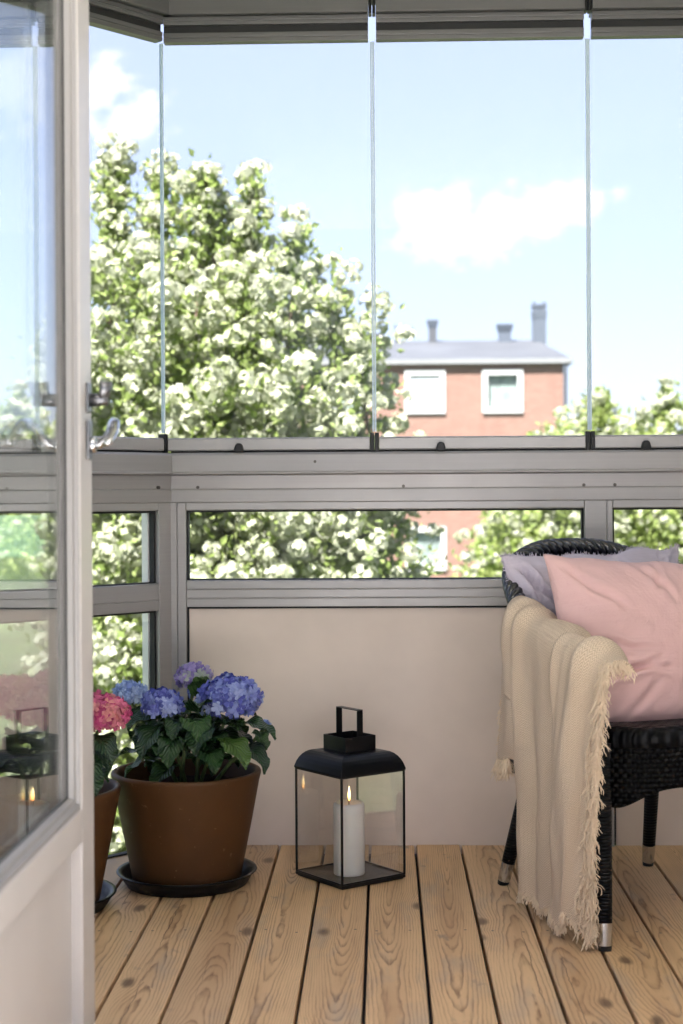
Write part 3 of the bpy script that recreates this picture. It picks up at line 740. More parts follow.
m.build('wax_body', M['wax'], ca, smooth=True)
m = MB(); m.tube([(0,0,.172),(.0004,0,.180),(.0015,.0005,.187)], .0011, 8); m.build('wick', M['wick'], ca)
m = MB(); m.lathe([(.0,.0),(.0018,.002),(.0034,.009),(.0038,.014),(.0030,.022),(.0016,.030),(.0007,.036),(.0,.039)], n=20)
fl = m.build('flame', M['flame'], ca, smooth=True, loc=(.001,0,.183))

# ------------------------------------------------------------------ wicker chair
CC = (.588,-.608); CR = R(24)
chair = empty('wicker_chair', (*CC,0), CR, 'black woven rattan tub armchair with metal tipped legs by the windows', 'chair')
def cat(pts, n):
    out = []; P = [Vector(p) for p in pts]; P = [P[0]*2-P[1]] + P + [P[-1]*2-P[-2]]
    for i in range(1, len(P)-2):
        for k in range(n):
            t = k/n; a, b_, c, d = P[i-1:i+3]
            out.append(.5*((2*b_) + (c-a)*t + (2*a-5*b_+4*c-d)*t*t + (3*b_-a-3*c+d)*t**3))
    out.append(P[-2]); return out
half = [(-.235,-.215,.475),(-.243,-.214,.55),(-.251,-.19,.602),(-.256,-.09,.632),(-.252,.06,.672),(-.212,.205,.772),(-.115,.272,.822),(0,.290,.833)]
rimc = half + [(-x,y,z) for x,y,z in reversed(half[:-1])]
rim = cat(rimc, 14)
# braided rim: three strands twisted round the path
tm = MB(); nn = len(rim); s_acc = [0]
for i in range(1,nn): s_acc.append(s_acc[-1] + (rim[i]-rim[i-1]).length)
dense = cat([tuple(p) for p in rim[::3]], 8)
acc = [0]
for i in range(1,len(dense)): acc.append(acc[-1] + (dense[i]-dense[i-1]).length)
for st_ in range(4):
    pts = []
    for i, p in enumerate(dense):
        t = (dense[min(i+1,len(dense)-1)] - dense[max(i-1,0)]).normalized()
        out = Vector((p.x, p.y, 0)).normalized(); out = (out - t*out.dot(t)).normalized(); up = t.cross(out)
        a = acc[i]*2*PI/.085 + st_*PI/2
        pts.append(p + out*math.cos(a)*.0135 + up*math.sin(a)*.0135)
    tm.tube(pts, .0105, 8)
tm.build('rim', M['strand'], chair, smooth=True)
# woven shell between rim and seat
sh = MB(); nv = 16
sub = cat(half[1:] + [(-x,y,z) for x,y,z in reversed(half[1:-1])], 12); vs = []
for p in sub:
    lo = Vector((p.x*.93, p.y*.93 - (.0 if p.y < 0 else .01), .44))
    for j in range(nv+1):
        t = j/nv; q = p.lerp(lo, t); q.x *= 1 + .02*math.sin(PI*t); q.z = p.z*(1-t) + lo.z*t; vs.append(q)
sh.add(vs, [(i*(nv+1)+j, (i+1)*(nv+1)+j, (i+1)*(nv+1)+j+1, i*(nv+1)+j+1) for i in range(len(sub)-1) for j in range(nv)])
so = sh.build('backrest', M['rattan'], chair, smooth=True); so.modifiers.new('Solid','SOLIDIFY').thickness = .014
# seat and skirt
def seat_pt(a, k=1.0):
    c, s_ = math.cos(a), math.sin(a); e_ = .55
    return (.250*k*math.copysign(abs(c)**e_,c), -.005 + .288*k*math.copysign(abs(s_)**e_,s_))
na = 96
se = MB(); prof = [(.0,.452),(.6,.455),(.90,.459),(.96,.457),(.99,.449),(1.0,.438),(1.0,.425),(.99,.415)]
vs = []
for k, z in prof:
    for i in range(na): x, y = seat_pt(2*PI*i/na, k); vs.append((x,y,z))
se.add(vs, [(j*na+i, j*na+(i+1)%na, (j+1)*na+(i+1)%na, (j+1)*na+i) for j in range(len(prof)-1) for i in range(na)])
se.build('seat', M['rattan_flat'], chair, smooth=True)
sk = MB(); vs = []; nz = 10
for i in range(na):
    a = 2*PI*i/na; x, y = seat_pt(a, .985)
    corner = abs(math.sin(2*a))**3
    zb = .325 - .042*corner
    for j in range(nz+1): t = j/nz; vs.append((x*(1-.0*t), y, .428*(1-t) + zb*t))
sk.add(vs, [(i*(nz+1)+j, ((i+1)%na)*(nz+1)+j, ((i+1)%na)*(nz+1)+j+1, i*(nz+1)+j+1) for i in range(na) for j in range(nz)])
o = sk.build('seat_skirt', M['rattan'], chair, smooth=True); o.modifiers.new('Solid','SOLIDIFY').thickness = .012
for (fx, fy, tx, ty) in ((-.276,-.312,-.250,-.262),(.242,-.318,.226,-.262),(-.206,.270,-.14,.17),(.236,.296,.20,.20)):
    top = Vector((tx,ty,.43)); bot = Vector((fx,fy,0))
    pt = lambda t: top.lerp(bot, t)
    lg = MB(); lg.tube([pt(0),pt(.3),pt(.6),pt(.868)], [.0205,.0195,.018,.0165], 16); lo_ = lg.build('leg', M['wrap'], chair, smooth=True)
    tp = MB(); tp.tube([pt(.866),pt(.975)], [.0172,.0152], 20); tp.build('leg_tip', M['chrome'], lo_, smooth=False)
    ft = MB(); ft.tube([pt(.974),pt(1.0)], [.0150,.0135], 16); ft.build('foot_cap', M['plast'], lo_)

# ------------------------------------------------------------------ cushions
CREASE = {4: [(-.95,-.55,-.15,-.28,.035,1.1),(-.9,-.30,-.05,-.42,.03,.9),(-.85,-.05,-.2,-.22,.03,.6),(-.95,.9,-.45,.25,.04,.7),(-.2,.95,.1,.35,.04,.6),(.05,.97,-.1,.5,.03,.6),(.35,.95,.6,.3,.05,.7),(-.5,-.95,-.2,-.5,.04,.6),(.2,-.9,.0,-.5,.04,.5),(.9,.2,.3,.0,.05,.6)],
          9: [(-.97,.95,-.6,.3,.035,1.2),(-.85,.9,-.75,.2,.03,1.0),(-.95,.45,-.5,.1,.03,.9),(-.6,.95,-.35,.4,.03,.9),(.95,.95,.55,.4,.035,1.2),(.75,.95,.6,.4,.03,.8),(.2,.97,.3,.5,.03,.7),(.97,.5,.6,.3,.03,.8),(-.2,.97,-.3,.6,.03,.6)]}
def cushion(name, w, h, th, loc, rz, tilt, roll, m, lab, seed, fringe=None, wr=1.0):
    nu, nv_ = 88, 80; c = MB(); rg = random.Random(seed)
    r_off = Vector((seed*3.1, seed*1.7, 0))
    creases = CREASE.get(seed, [])
    def pt(u, v, s_):
        pin = .10
        x = u*w/2*(1 - pin*(1-abs(u)**2)*0 - .085*(1-v*v)*abs(u)**3*0 - .085*(1-v*v))
        z = v*h/2*(1 - .06*(1-u*u))
        b = max(0,(1-abs(u)**2.4))**.62 * max(0,(1-abs(v)**2.4))**.62
        y = s_*th/2*b
        # tension wrinkles running in from the edges and corners
        q = Vector((u*1.6, v*1.6, s_*2)) + r_off
        wv2 = mn.fractal(q*.9, .9, 2.0, 3)
        fold = 0
        for (ua,va,ub,vb,wd,dp) in creases:
            ex, ey = ub-ua, vb-va; l2 = ex*ex+ey*ey
            t = max(0, min(1, ((u-ua)*ex+(v-va)*ey)/l2)); cx, cy_ = ua+ex*t + .03*mn.noise((t*3,ua,va)), va+ey*t + .04*mn.noise((t*3,vb,ub))
            dd = math.hypot(u-cx, v-cy_); fade = math.sin(PI*min(1,max(0,.08+t*.92)))**.7
            fold += -dp*fade*math.exp(-(dd/wd)**2) + .6*dp*fade*math.exp(-((dd-2.0*wd)/(1.3*wd))**2)
        y += s_*(wv2*.010 + fold*.013)*wr*min(1, b*2.5)
        z += .010*mn.noise((u*3+seed, s_, 4))*abs(v)*wr
        return Vector((x,y,z))
    idx = {}
    vs = []
    for s_ in (-1,1):
        for j in range(nv_+1):
            for i in range(nu+1):
                u = -1+2*i/nu; v = -1+2*j/nv_
                if s_ == 1 and (i in (0,nu) or j in (0,nv_)): idx[(s_,i,j)] = idx[(-1,i,j)]; continue
                idx[(s_,i,j)] = len(vs); vs.append(pt(u,v,s_))
    fs = []
    for s_ in (-1,1):
        for j in range(nv_):
            for i in range(nu):
                q = (idx[(s_,i,j)],idx[(s_,i+1,j)],idx[(s_,i+1,j+1)],idx[(s_,i,j+1)])
                fs.append(q if s_ == -1 else q[::-1])
    c.add(vs, fs)
    o = c.build(name, m, smooth=True, recalc=False)
    o.rotation_mode = 'XYZ'; o.location = loc
    o.rotation_euler = (tilt, roll, rz)
    tag(o, lab, 'cushion')
    if fringe:
        f = MB()
        for side in range(4):
            for k in range(190):
                t = rg.uniform(-1,1)
                u, v = ((t,-1),(t,1),(-1,t),(1,t))[side]
                p = pt(u,v,-1); d = Vector(((0,0,-1),(0,0,1),(-1,0,0),(1,0,0))[side]) + Vector((rg.uniform(-.5,.5),rg.uniform(-.6,.6),rg.uniform(-.5,.5)))
                d.normalize(); ln = rg.uniform(.003,.008)
                f.tube([p-d*.002, p+d*ln*.5, p+d*ln+Vector((rg.uniform(-.004,.004),)*3)], [.0011,.0008,.0003], 4)
        f.build('fringe', fringe, o)
    return o
def chairpt(lx, ly, z):
    c, s_ = math.cos(CR), math.sin(CR); return (CC[0] + lx*c - ly*s_, CC[1] + lx*s_ + ly*c, z)
cushion('cushion', .52, .42, .21, chairpt(.004,-.075,.618), CR, R(-19), R(3), M['pink'], 'plump pale pink cushion in front on the black wicker chair', 4)
cushion('cushion', .51, .44, .15, chairpt(.006,.125,.617), CR, R(-14), R(-2), M['lilac'], 'lilac frayed-edge cushion behind the pink one on the wicker chair', 9, M['lilac'], 1.4)

# ------------------------------------------------------------------ blanket over the chair arm (modelled in the chair's own frame, but a thing of its own)
def arm(ly):
    """crest of the left arm at a given ly"""
    best = None
    pts = [p for p in rim if p.x < 0]
    for i in range(len(pts)-1):
        a, b_ = pts[i], pts[i+1]
        if a.z > .6 and (a.y-ly)*(b_.y-ly) <= 0 and abs(a.y-b_.y) > 1e-9:
            t = (ly-a.y)/(b_.y-a.y); return a.lerp(b_, t)
    return Vector((-.28, ly, .62))
def smooth01(t): t = max(0,min(1,t)); return t*t*(3-2*t)
def folds(u, v, s0=0.0):
    """rounded pleats; u 0 (back) .. 1 (front)"""
    uu = u + .05*math.sin(v*3.1+.4) + .025*math.sin(v*7.0+u*5) + .05*mn.noise((u*2.5,v*2.2,3))
    c = [(.09,.10,1.0),(.42,.17,1.15),(.64,.03,.18),(.80,.095,1.25)]
    return sum(a_*math.exp(-((uu-p)/w)**2) for p, w, a_ in c)
def blanket_part(u0, u1, lya, lyb, zbot, nu, nv_, off, inner=True, seed=0, fan=0.0):
    vs = []; uv = []
    for i in range(nu+1):
        u = u0 + (u1-u0)*i/nu
        lyv = lya + (lyb-lya)*(i/nu)
        A = arm(max(lyv,-.195)); ax, az = A.x, A.z
        if lyv < -.195: az -= (abs(lyv)-.195)*.16
        zb = zbot + .022*mn.noise((u*4,seed,2)) + .012*math.sin(u*17)
        path = []
        if inner: path += [(ax+.034,az+.004)]
        path += [(ax+.022,az+.021),(ax-.002,az+.029),(ax-.023,az+.018),(ax-.032,az-.012),(ax-.033,az-.07),(ax-.033,az-.16),(ax-.030,(az+zb)/2),(ax-.026,zb+.12),(ax-.020,zb)]
        cur = cat([(x,0,z) for x,z in path], 12)
        ac = [0]
        for k in range(1,len(cur)): ac.append(ac[-1]+(cur[k]-cur[k-1]).length)
        for j in range(nv_+1):
            s_ = ac[-1]*j/nv_
            k = max(0, min(len(cur)-2, next((q for q in range(len(ac)-1) if ac[q+1] >= s_), len(cur)-2)))
            t = (s_-ac[k])/max(1e-9,ac[k+1]-ac[k]); p = cur[k].lerp(cur[k+1], t)
            tg = (cur[k+1]-cur[k]).normalized(); nr = Vector((tg.z,0,-tg.x))
            v = j/nv_
            drop = max(0, min(1, (az - p.z)/.58)) if p.x < ax else 0
            amp = .023*(1 - .45*drop)
            fo = folds(u, v)
            d = amp*fo + off + .010*drop + .006*mn.noise((u*9, v*5, seed+3)) + .010*drop*mn.noise((u*4,v*3,seed+8))
            # pinch: cloth gathers towards the fold lines as it falls
            ly2 = lyv*(1 - .27*drop) + fan*min(1,drop*1.6)*(1-i/nu) - .012*drop + .012*math.sin(u*21+v*2)*drop + .006*mn.noise((u*5,v*5,seed))
            vs.append(Vector((p.x + nr.x*d - .012*drop*math.sin(u*9+1), ly2, p.z + nr.z*d*(1.0 if p.z > az-.02 else .2))))
            uv.append((u*.46*1.0, s_))
    fs = [(i*(nv_+1)+j, (i+1)*(nv_+1)+j, (i+1)*(nv_+1)+j+1, i*(nv_+1)+j+1) for i in range(nu) for j in range(nv_)]
    return vs, fs, uv
def blanket():
    rg = random.Random(21)
    nu, nv_ = 150, 110
    vs, fs, uv = blanket_part(0,1,.02,-.385,.045,nu,nv_,.0)
    m = MB(); m.add(vs, fs)
    o = m.build('throw_blanket', M['blanket'], smooth=True, recalc=False)
    ul = o.data.uv_layers.new(name='UVMap')
    for lp in o.data.loops: ul.data[lp.index].uv = uv[lp.vertex_index]
    o.modifiers.new('Solid','SOLIDIFY').thickness = .005; o.modifiers['Solid'].offset = 0
    o.location = (*CC,0); o.rotation_euler.z = CR
    tag(o, 'cream herringbone throw blanket with frayed fringe over the chair arm', 'blanket')
    # the layer underneath that shows at the back edge
    v2, f2, uv2 = blanket_part(-.10,.12,.095,.008,.345,40,70,.002,True,5,.085)
    m2 = MB(); m2.add(v2, f2); o2 = m2.build('under_layer', M['blanket'], o, smooth=True, recalc=False)
    ul = o2.data.uv_layers.new(name='UVMap')
    for lp in o2.data.loops: ul.data[lp.index].uv = uv2[lp.vertex_index]
    o2.modifiers.new('Solid','SOLIDIFY').thickness = .004
    # fringe
    f = MB(); c = nv_+1
    def strand(p, d, ln, r_=.0010, curl=.006):
        pts = [p]; q = p.copy(); dd = d.normalized(); n = 8
        w = Vector((rg.uniform(-1,1),rg.uniform(-1,1),rg.uniform(-1,1)))
        for k in range(n):
            dd = (dd + Vector((0,0,-.40)) + Vector((rg.uniform(-.65,.65),rg.uniform(-.65,.65),rg.uniform(-.45,.35)))).normalized()
            q = q + dd*(ln/n); pts.append(q.copy())
        if pts[-1].z < .004:
            for z_ in pts: z_.z = max(z_.z, .003 + rg.uniform(0,.004))
        f.tube(pts, [r_]*n + [r_*.5], 4)
    for k in range(1300):                        # front edge
        j = rg.randint(2, nv_); i = nu - rg.choice((0,0,0,1,2,4,7,10))
        p = Vector(vs[i*c+j]) + Vector((-.004,0,0)); 
        strand(p, Vector((rg.uniform(-1.0,.5), rg.uniform(-1.0,.15), rg.uniform(-.6,.3))), rg.uniform(.016,.042))
    for k in range(800):                        # bottom hem
        i = rg.randint(0, nu); p = Vector(vs[i*c+nv_ - rg.choice((0,0,1,2))])
        strand(p, Vector((rg.uniform(-.7,.3), rg.uniform(-.5,.5), -.8)), rg.uniform(.010,.024))
    c2 = 71
    for k in range(200):
        i = rg.randint(0, 24); p = Vector(v2[i*c2+70 - rg.choice((0,0,1,2))])
        strand(p, Vector((rg.uniform(-.5,.2), rg.uniform(-.3,.5), -.9)), rg.uniform(.03,.06))
    for k in range(90):
        j = rg.randint(46, 70); p = Vector(v2[j])
        strand(p, Vector((rg.uniform(-.6,.1), rg.uniform(.1,.8), -.5)), rg.uniform(.01,.025))
    fo = f.build('fringe', M['fringe'], o, smooth=True); fo['kind'] = 'stuff'
blanket()

# ------------------------------------------------------------------ brick building across
BY = 50.7; GZ = -7.5
bld = empty('brick_building', (-1.2,BY,GZ), 0, 'red brick apartment building with grey roof and white framed windows across the garden', 'building')
def bm_box(x0,x1,y0,y1,z0,z1,name,m,parent,bev=0):
    q = MB(); q.box(x0+1.2,x1+1.2,y0,y1,z0-GZ,z1-GZ); return q.build(name, m, parent, bevel=bev)
X0, X1, Y1 = -9.0, 6.535, 10.0; EZ = 5.70
wins = []
for row, zc in enumerate((4.69, 1.905, -.88, -3.665)):
    for xc in (-6.7,-4.0,-1.3,1.5,4.25): wins.append((xc-.70, xc+.70, zc-.75, zc+.75))
xs = sorted({X0,X1} | {w[0] for w in wins} | {w[1] for w in wins}); zs = sorted({GZ,EZ} | {w[2] for w in wins} | {w[3] for w in wins})
wl = MB()
for i in range(len(xs)-1):
    for j in range(len(zs)-1):
        if any(w[0] <= xs[i]+1e-6 and xs[i+1]-1e-6 <= w[1] and w[2] <= zs[j]+1e-6 and zs[j+1]-1e-6 <= w[3] for w in wins): continue
        wl.add([(xs[i]+1.2,0,zs[j]-GZ),(xs[i+1]+1.2,0,zs[j]-GZ),(xs[i+1]+1.2,0,zs[j+1]-GZ),(xs[i]+1.2,0,zs[j+1]-GZ)], [(0,1,2,3)])
wl.add([(X0+1.2,0,0),(X1+1.2,0,0),(X1+1.2,Y1,0),(X0+1.2,Y1,0),(X0+1.2,0,EZ-GZ),(X1+1.2,0,EZ-GZ),(X1+1.2,Y1,EZ-GZ),(X0+1.2,Y1,EZ-GZ)], [(1,2,6,5),(2,3,7,6),(3,0,4,7)])
wl.build('wall', M['brick'], bld, recalc=False)
for (x0,x1,z0,z1) in wins:
    q = MB(); t = .17; a0, a1 = x0+1.2, x1+1.2
    q.box(a0-.02,a1+.02,-.06,.10,z1-GZ-t,z1-GZ+.02); q.box(a0-.02,a1+.02,-.08,.10,z0-GZ-.03,z0-GZ+t); q.box(a0-.02,a0+t,-.06,.10,z0-GZ+t,z1-GZ-t); q.box(a1-t,a1+.02,-.06,.10,z0-GZ+t,z1-GZ-t)
    fo = q.build('window', M['wframe'], bld)
    p = MB(); p.box(a0+t-.01,a1-t+.01,.03,.045,z0-GZ+t-.01,z1-GZ-t+.01); p.build('pane', M['glass'], fo)
    blindw = abs((x0+x1)/2-1.5) < .1 and z0 > 3
    p = MB()
    if blindw: p.box(a0+t-.01,a1-t+.01,.008,.02,z0-GZ+t-.01,z1-GZ-t+.01)
    else:
        nn_ = 40; xs_ = [a0+t+(a1-a0-2*t)*k/nn_ for k in range(nn_+1)]
        vv = [(x,.14+.03*math.sin(k*1.1),z) for z in (z0-GZ+t-.05,z1-GZ-t+.05) for k,x in enumerate(xs_)]
        p.add(vv, [(k,k+1,nn_+2+k,nn_+1+k) for k in range(nn_)])
    p.build('blind' if blindw else 'curtain', M['blind'] if blindw else M['curtain'], fo)
# hipped low roof
ov = .14; ez = EZ-GZ+.12; rz_ = 7.0-GZ
r = MB(); x0, x1 = X0-ov+1.2, X1+ov+1.2; ya, yb = -.13, Y1+.13; rx0, rx1 = X0+.6+1.2, 5.95+1.2
r.add([(x0,ya,ez),(x1,ya,ez),(x1,yb,ez),(x0,yb,ez),(rx0,5,rz_),(rx1,5,rz_)], [(0,1,5,4),(1,2,5),(2,3,4,5),(3,0,4),(3,2,1,0)])
ro = r.build('roof', M['roofmetal'], bld)
fa = MB(); fa.box(x0,x1,ya-.06,ya+.02,ez-.16,ez+.005); fa.box(x1-.02,x1+.05,ya,yb,ez-.16,ez+.003); fa.build('gutter', M['gutter'], ro)
sf = MB(); sf.box(x0+.02,x1-.03,ya+.025,-.003,ez-.14,ez-.08); sf.build('soffit', M['gutter'], ro)
def stack(xc, w, zt, zb, y, mats, flare):
    q = MB(); xc += 1.2; zb -= GZ; zt -= GZ
    q.box(xc-w/2,xc+w/2,y-w/2,y+w/2,zb-.6,zt-.14); o = q.build('chimney', mats[0], ro)
    c = MB(); w2 = w/2+flare; w1 = w/2+.01
    vs = [(xc-w1,y-w1,zt-.30),(xc+w1,y-w1,zt-.30),(xc+w1,y+w1,zt-.30),(xc-w1,y+w1,zt-.30),(xc-w2,y-w2,zt-.05),(xc+w2,y-w2,zt-.05),(xc+w2,y+w2,zt-.05),(xc-w2,y+w2,zt-.05),(xc-w2,y-w2,zt),(xc+w2,y-w2,zt),(xc+w2,y+w2,zt),(xc-w2,y+w2,zt)]
    c.add(vs, [(0,1,5,4),(1,2,6,5),(2,3,7,6),(3,0,4,7),(4,5,9,8),(5,6,10,9),(6,7,11,10),(7,4,8,11),(8,9,10,11)])
    c.build('chimney_cap', mats[1], o); return o
stack(1.93, .30, 7.75, 6.9, 4.6, (M['roofmetal'],M['dsheet']), .07)
stack(4.70, .46, 7.56, 6.9, 4.6, (M['dsheet'],M['dsheet']), .08)
tall = stack(6.02, .50, 8.05, 6.7, 4.6, (M['dsheet'],M['dsheet']), .03)
q = MB()
for dx in (-.2,-.07,.07,.2): q.box(6.02+1.2+dx-.045,6.02+1.2+dx+.045,4.36,4.84,8.052-GZ,8.40-GZ-(.08 if abs(dx) < .1 else 0))
q.box(6.02+1.2-.29,6.02+1.2+.29,4.34,4.86,8.22-GZ,8.27-GZ); q.build('chimney_crown', M['dsheet'], tall)
low = bm_box(-1.0,-.05,4.2,5.6,6.3,7.12,'chimney',M['brick'],ro); bm_box(-1.1,.05,4.1,5.7,7.122,7.22,'chimney_cap',M['roofmetal'],low)
q = MB(); q.tube([(.50+1.2,4.7,6.8-GZ),(.50+1.2,4.7,7.62-GZ)], .035, 8); q.build('vent_pipe', M['dsheet'], ro)
q = MB(); q.tube([(X1-.10+1.2,-.10,ez-.15),(X1-.10+1.2,-.10,.3)], .05, 10); q.build('downpipe', M['dsheet'], bld)

# ------------------------------------------------------------------ trees
def rvec(rg):
    while True:
        v = Vector((rg.uniform(-1,1),rg.uniform(-1,1),rg.uniform(-1,1)))
        if .05 < v.length < 1: return v.normalized()
def tree(lab, base, lobes, ncl, leaf, bl, nleaf, pb, seed, lm, sprigs=(), cl=.10, group='flowering trees outside the balcony'):
    rg = random.Random(seed); bx = Vector(base)
    r = empty('flowering_tree', base, 0, lab, 'tree', group)
    tm = MB(); top = Vector(lobes[0][0]) - bx
    trunk = [Vector((0,0,-.2)), Vector((.05,.03,top.z*.3)), Vector((top.x*.4,top.y*.4,top.z*.62)), Vector((top.x*.9,top.y*.9,top.z*.95))]
    tm.tube(cat([tuple(p) for p in trunk], 6), [.20*(1-.035*k) for k in range(19)], 10)
    for (c, rad, w) in lobes:
        c = Vector(c) - bx
        for k in range(5):
            e_ = c + Vector([d*q*.75 for d, q in zip(rvec(rg), rad)])
            s_ = trunk[1].lerp(trunk[2], rg.uniform(.2,1))
            md = s_.lerp(e_, .5) + Vector((rg.uniform(-.2,.2),rg.uniform(-.2,.2),rg.uniform(0,.3)))
            tm.tube(cat([tuple(s_),tuple(md),tuple(e_)], 5), [.06-.0045*q for q in range(11)], 6)
    tm.build('trunk', M['bark'], r, smooth=True)
    lf = MB(); bs = MB(); tm2 = MB(); tot = sum(l[2] for l in lobes); spots = []
    for c, rad, w in lobes:
        for k in range(int(ncl*w/tot)):
            d = rvec(rg); q = rg.uniform(.12,1)**.42
            lump = 1 + .22*mn.noise(d*2.3 + Vector((seed,c[0],c[2]))) + .12*mn.noise(d*5.5+Vector((c[0],0,seed)))
            p = Vector(c) - bx + Vector([d[i]*rad[i]*q*lump for i in range(3)])
            spots.append((p, d, q))
    for c, n_, hh in sprigs:                    # upright shoots that break the outline
        for k in range(n_):
            t = k/max(1,n_-1)
            for z_ in range(2): spots.append((Vector(c)-bx + Vector((rg.uniform(-.05,.05)+.08*t*math.sin(hh*40),rg.uniform(-.05,.05),hh*t)), Vector((0,0,1)), -1))
        tm2.tube([Vector(c)-bx-Vector((0,0,.4)), Vector(c)-bx+Vector((.04*math.sin(hh*40),0,hh*.6)), Vector(c)-bx+Vector((.08*math.sin(hh*40),0,hh))], [.012,.008,.004], 5)
    for p, d, q in spots:
        for k in range(nleaf):
            g_ = cl if q > 0 else cl*.5
            o = p + Vector((rg.gauss(0,g_),rg.gauss(0,g_),rg.gauss(0,g_)))
            dr = (rvec(rg) + d*.5 + Vector((0,0,.25))).normalized(); n = dr.orthogonal().normalized(); n.rotate(Matrix.Rotation(rg.uniform(0,6.28),3,dr))
            n = (n + Vector((0,0,.0))).normalized(); sd = dr.cross(n).normalized()
            s_ = leaf*rg.uniform(.7,1.35); w_ = s_*rg.uniform(.26,.36)
            lf.add([o, o+dr*s_*.45+sd*w_+n*s_*.08, o+dr*s_-n*s_*.12, o+dr*s_*.45-sd*w_+n*s_*.08], [(0,1,2),(0,2,3)])
        for rep_ in range(2):
          if rg.random() < pb*(.2+.8*abs(q))*(1 if q > 0 else .35):
              c = p + d*rg.uniform(.02,cl*2.1) + Vector((rg.gauss(0,.05),rg.gauss(0,.05),rg.gauss(0,.05))); R0 = bl*rg.uniform(.65,1.35)
              sq = Vector((rg.uniform(.8,1.25),rg.uniform(.8,1.25),rg.uniform(.7,1.0)))
              for k in range(30):
                  nn2 = rvec(rg); cc = c + Vector([nn2[i]*sq[i]*R0*rg.uniform(.7,1.05) for i in range(3)])
                  nn2 = (nn2 + rvec(rg)*.45).normalized(); a_ = nn2.orthogonal().normalized(); b_ = nn2.cross(a_); z_ = R0*rg.uniform(.28,.46)
                  w = rg.uniform(0,1.5); a2 = a_*math.cos(w)+b_*math.sin(w); b2 = nn2.cross(a2)
                  bs.add([cc+a2*z_, cc+b2*z_, cc-a2*z_, cc-b2*z_], [(0,1,2,3)])
    if tm2.v: tm2.build('twig', M['bark'], r)['kind'] = 'stuff'
    fo = lf.build('foliage', lm, r, recalc=False); fo['kind'] = 'stuff'
    bo = bs.build('blossom', M['bloss'], r, recalc=False); bo['kind'] = 'stuff'
tree('large tree covered in cream blossom clusters left of the brick building', (-1.9,6.6,GZ),
     [((-1.45,6.2,1.5),(.70,1.2,1.45),1.3),((-.85,6.0,1.1),(.85,1.1,1.55),1.3),((-1.52,6.0,.2),(.62,1.2,2.3),1.3),((-.45,5.9,.2),(.75,1.0,1.35),1.3),((-1.1,5.6,-.7),(1.25,1.3,1.4),2.0),((-2.0,5.6,-2.0),(1.4,1.5,1.6),1.1),((-.3,6.1,-1.2),(.75,1,1.2),.6)],
     4700, .058, .062, 12, .85, 31, M['leaf'],
     [((-1.46,6,2.6),14,.55),((-1.22,5.8,2.55),14,.5),((-.93,6,2.55),14,.5),((-.62,5.9,2.35),12,.35),((-.30,5.9,1.95),12,.3),((-.10,5.9,1.65),12,.3),((-1.80,6,2.6),18,.55),((-1.1,5.9,2.6),12,.3)], .095)
tree('lower blossoming tree outside the angled side glass behind the flower pots', (-5.2,4.2,GZ),
     [((-4.6,4.4,-.9),(1.5,1.6,1.7),1.4),((-3.4,4.2,-1.6),(1.3,1.3,1.5),1.2),((-6.3,3.6,-.8),(1.5,1.5,1.8),1),((-2.6,3.6,-2.6),(1.5,1.3,1.5),1)],
     2400, .07, .056, 14, .7, 47, M['leaf'], (), .11)
tree('yellow green blossoming tree right of the brick building above the chair', (3.6,14.6,GZ),
     [((3.1,14.2,.55),(1.0,1.2,1.35),1.2),((2.15,14.0,-.4),(1.2,1.2,1.6),1.6),((1.75,13.6,-1.0),(1.0,1,1.9),1.4),((4.2,14.2,.3),(1.1,1.2,1.45),1.1),((5.4,14.4,-.2),(1.3,1.2,1.6),1),((2.15,14,1.05),(.42,.6,.75),.35),((3.3,13.8,-1.4),(2.0,1.2,1.4),1.1)],
     4200, .095, .070, 14, .55, 53, M['leaf2'], [((2.55,14,1.7),12,.4),((3.3,14,1.75),12,.35),((3.7,14,1.65),10,.3),((2.0,14,1.0),10,.45)], .13)

# ------------------------------------------------------------------ world, sun, camera
SUN_EL, SUN_AZ = 60, 206            # behind the viewer, a little to the left (azimuth from +Y, clockwise)
w = bpy.data.worlds.new('World'); sc.world = w; w.use_nodes = True
nt = w.node_tree; nt.nodes.clear()
def wn(t): return nt.nodes.new(t)
def wm(op, a, b=0.0, c=0.0, clamp=False):
    o = wn('ShaderNodeMath'); o.operation = op; o.use_clamp = clamp
    for i, v in enumerate((a,b,c)):
        if isinstance(v, bpy.types.NodeSocket): nt.links.new(v, o.inputs[i])
        else: o.inputs[i].default_value = v
    return o.outputs[0]
out = wn('ShaderNodeOutputWorld'); bg = wn('ShaderNodeBackground'); sky = wn('ShaderNodeTexSky')
sky.sky_type = 'NISHITA'; sky.sun_disc = False; sky.sun_elevation = R(SUN_EL); sky.sun_rotation = R(SUN_AZ)
sky.air_density = 1.0; sky.dust_density = 1.0; sky.ozone_density = 1.0; sky.altitude = 100
tc = wn('ShaderNodeTexCoord')
def wdot(d):
    o = wn('ShaderNodeVectorMath'); o.operation = 'DOT_PRODUCT'; nt.links.new(tc.outputs['Generated'], o.inputs[0]); o.inputs[1].default_value = d; return o.outputs['Value']
nz = wn('ShaderNodeTexNoise'); nz.inputs['Scale'].default_value = 44; nz.inputs['Detail'].default_value = 9; nz.inputs['Roughness'].default_value = .62
mp = wn('ShaderNodeMapping'); mp.inputs['Scale'].default_value = (1,1,1.35); nt.links.new(tc.outputs['Generated'], mp.inputs[0]); nt.links.new(mp.outputs[0], nz.inputs['Vector'])
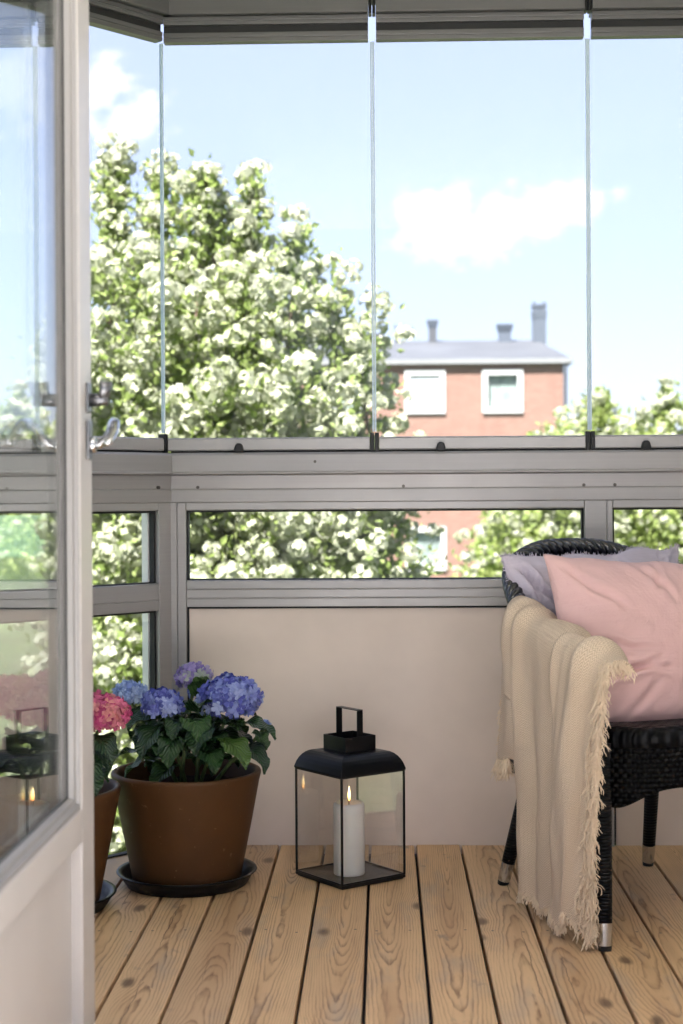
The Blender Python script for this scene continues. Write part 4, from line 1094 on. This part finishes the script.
def cloud(center, rx, ry, tilt=0.0):
    c = Vector(center).normalized(); right = c.cross(Vector((0,0,1))).normalized(); up = right.cross(c)
    r2 = right*math.cos(tilt) + up*math.sin(tilt); u2 = up*math.cos(tilt) - right*math.sin(tilt)
    a = wm('DIVIDE', wdot(r2), rx); b_ = wm('DIVIDE', wdot(u2), ry)
    q = wm('ADD', wm('MULTIPLY', a, a), wm('MULTIPLY', b_, b_))
    front = wm('GREATER_THAN', wdot(c), 0.0)
    return wm('MULTIPLY', wm('SUBTRACT', 1.0, q), front)
cl = [cloud((.0749,.9817,.174), .075, .024, .22), cloud((.045,.9817,.178), .040, .022, -.2), cloud((.118,.98,.184), .030, .014, .3), cloud((-.205,.9473,.252), .075, .034, -.15),
      cloud((-.155,.95,.235), .03, .022), cloud((-.42,.85,.30), .12, .04), cloud((.33,.9,.30), .10, .03), cloud((.42,.87,.18), .10, .03)]
mx = cl[0]
for c in cl[1:]: mx = wm('MAXIMUM', mx, c)
dens = wm('ADD', wm('MULTIPLY', wm('MAXIMUM', mx, -.8), .55), wm('MULTIPLY', wm('SUBTRACT', nz.outputs[0], .5), 2.4))
mask = wn('ShaderNodeMapRange'); mask.interpolation_type = 'SMOOTHSTEP'; nt.links.new(dens, mask.inputs[0]); mask.inputs[1].default_value = .04; mask.inputs[2].default_value = .56
gate = wm('GREATER_THAN', mx, -.7)
m2 = wm('MULTIPLY', wm('MULTIPLY', mask.outputs[0], gate), .9)
mix = wn('ShaderNodeMix'); mix.data_type = 'RGBA'; nt.links.new(m2, mix.inputs[0]); 
hz = wn('ShaderNodeMix'); hz.data_type = 'RGBA'; hz.inputs[0].default_value = .78; nt.links.new(sky.outputs[0], hz.inputs[6]); hz.inputs[7].default_value = (1.42,1.52,2.2,1)   # thin summer haze
nt.links.new(hz.outputs[2], mix.inputs[6]); mix.inputs[7].default_value = (2.75,2.8,2.85,1)
nt.links.new(mix.outputs[2], bg.inputs[0]); bg.inputs[1].default_value = .05
nt.links.new(bg.outputs[0], out.inputs[0])
sl = bpy.data.lights.new('sun', 'SUN'); sl.energy = 3.5; sl.angle = R(.53); sl.color = (1,.96,.91)
so = bpy.data.objects.new('sun', sl); COL.objects.link(so)
az = R(SUN_AZ); sd = Vector((math.sin(az)*math.cos(R(SUN_EL)), math.cos(az)*math.cos(R(SUN_EL)), math.sin(R(SUN_EL))))
so.rotation_euler = sd.to_track_quat('Z','Y').to_euler(); so.location = (-3,-14,16)

cam = bpy.data.cameras.new('camera'); co = bpy.data.objects.new('camera', cam); COL.objects.link(co); sc.camera = co
cam.sensor_fit = 'VERTICAL'; cam.sensor_height = 36; cam.sensor_width = 24; cam.lens = 1545/1024*36
psi = R(1.557); rho = R(-.35)
co.matrix_world = Matrix.Translation((0,-4.29,.964)) @ Matrix.Rotation(psi,4,'Z') @ Matrix.Rotation(R(90),4,'X') @ Matrix.Rotation(rho,4,'Z')
cam.shift_y = -(512-497)/1024; cam.clip_start = .05; cam.clip_end = 2000
cam.dof.use_dof = True; cam.dof.focus_distance = 3.85; cam.dof.aperture_fstop = 4.2
sc.view_settings.view_transform = 'Standard'; sc.view_settings.look = 'None'; sc.view_settings.gamma = 1; sc.view_settings.exposure = 3.45
cy = sc.cycles; cy.use_denoising = True
try: cy.denoiser = 'OPENIMAGEDENOISE'
except Exception: pass
cy.max_bounces = 14; cy.diffuse_bounces = 6; cy.glossy_bounces = 6; cy.transparent_max_bounces = 24; cy.transmission_bounces = 8
cy.caustics_reflective = False; cy.caustics_refractive = False; cy.sample_clamp_indirect = 8
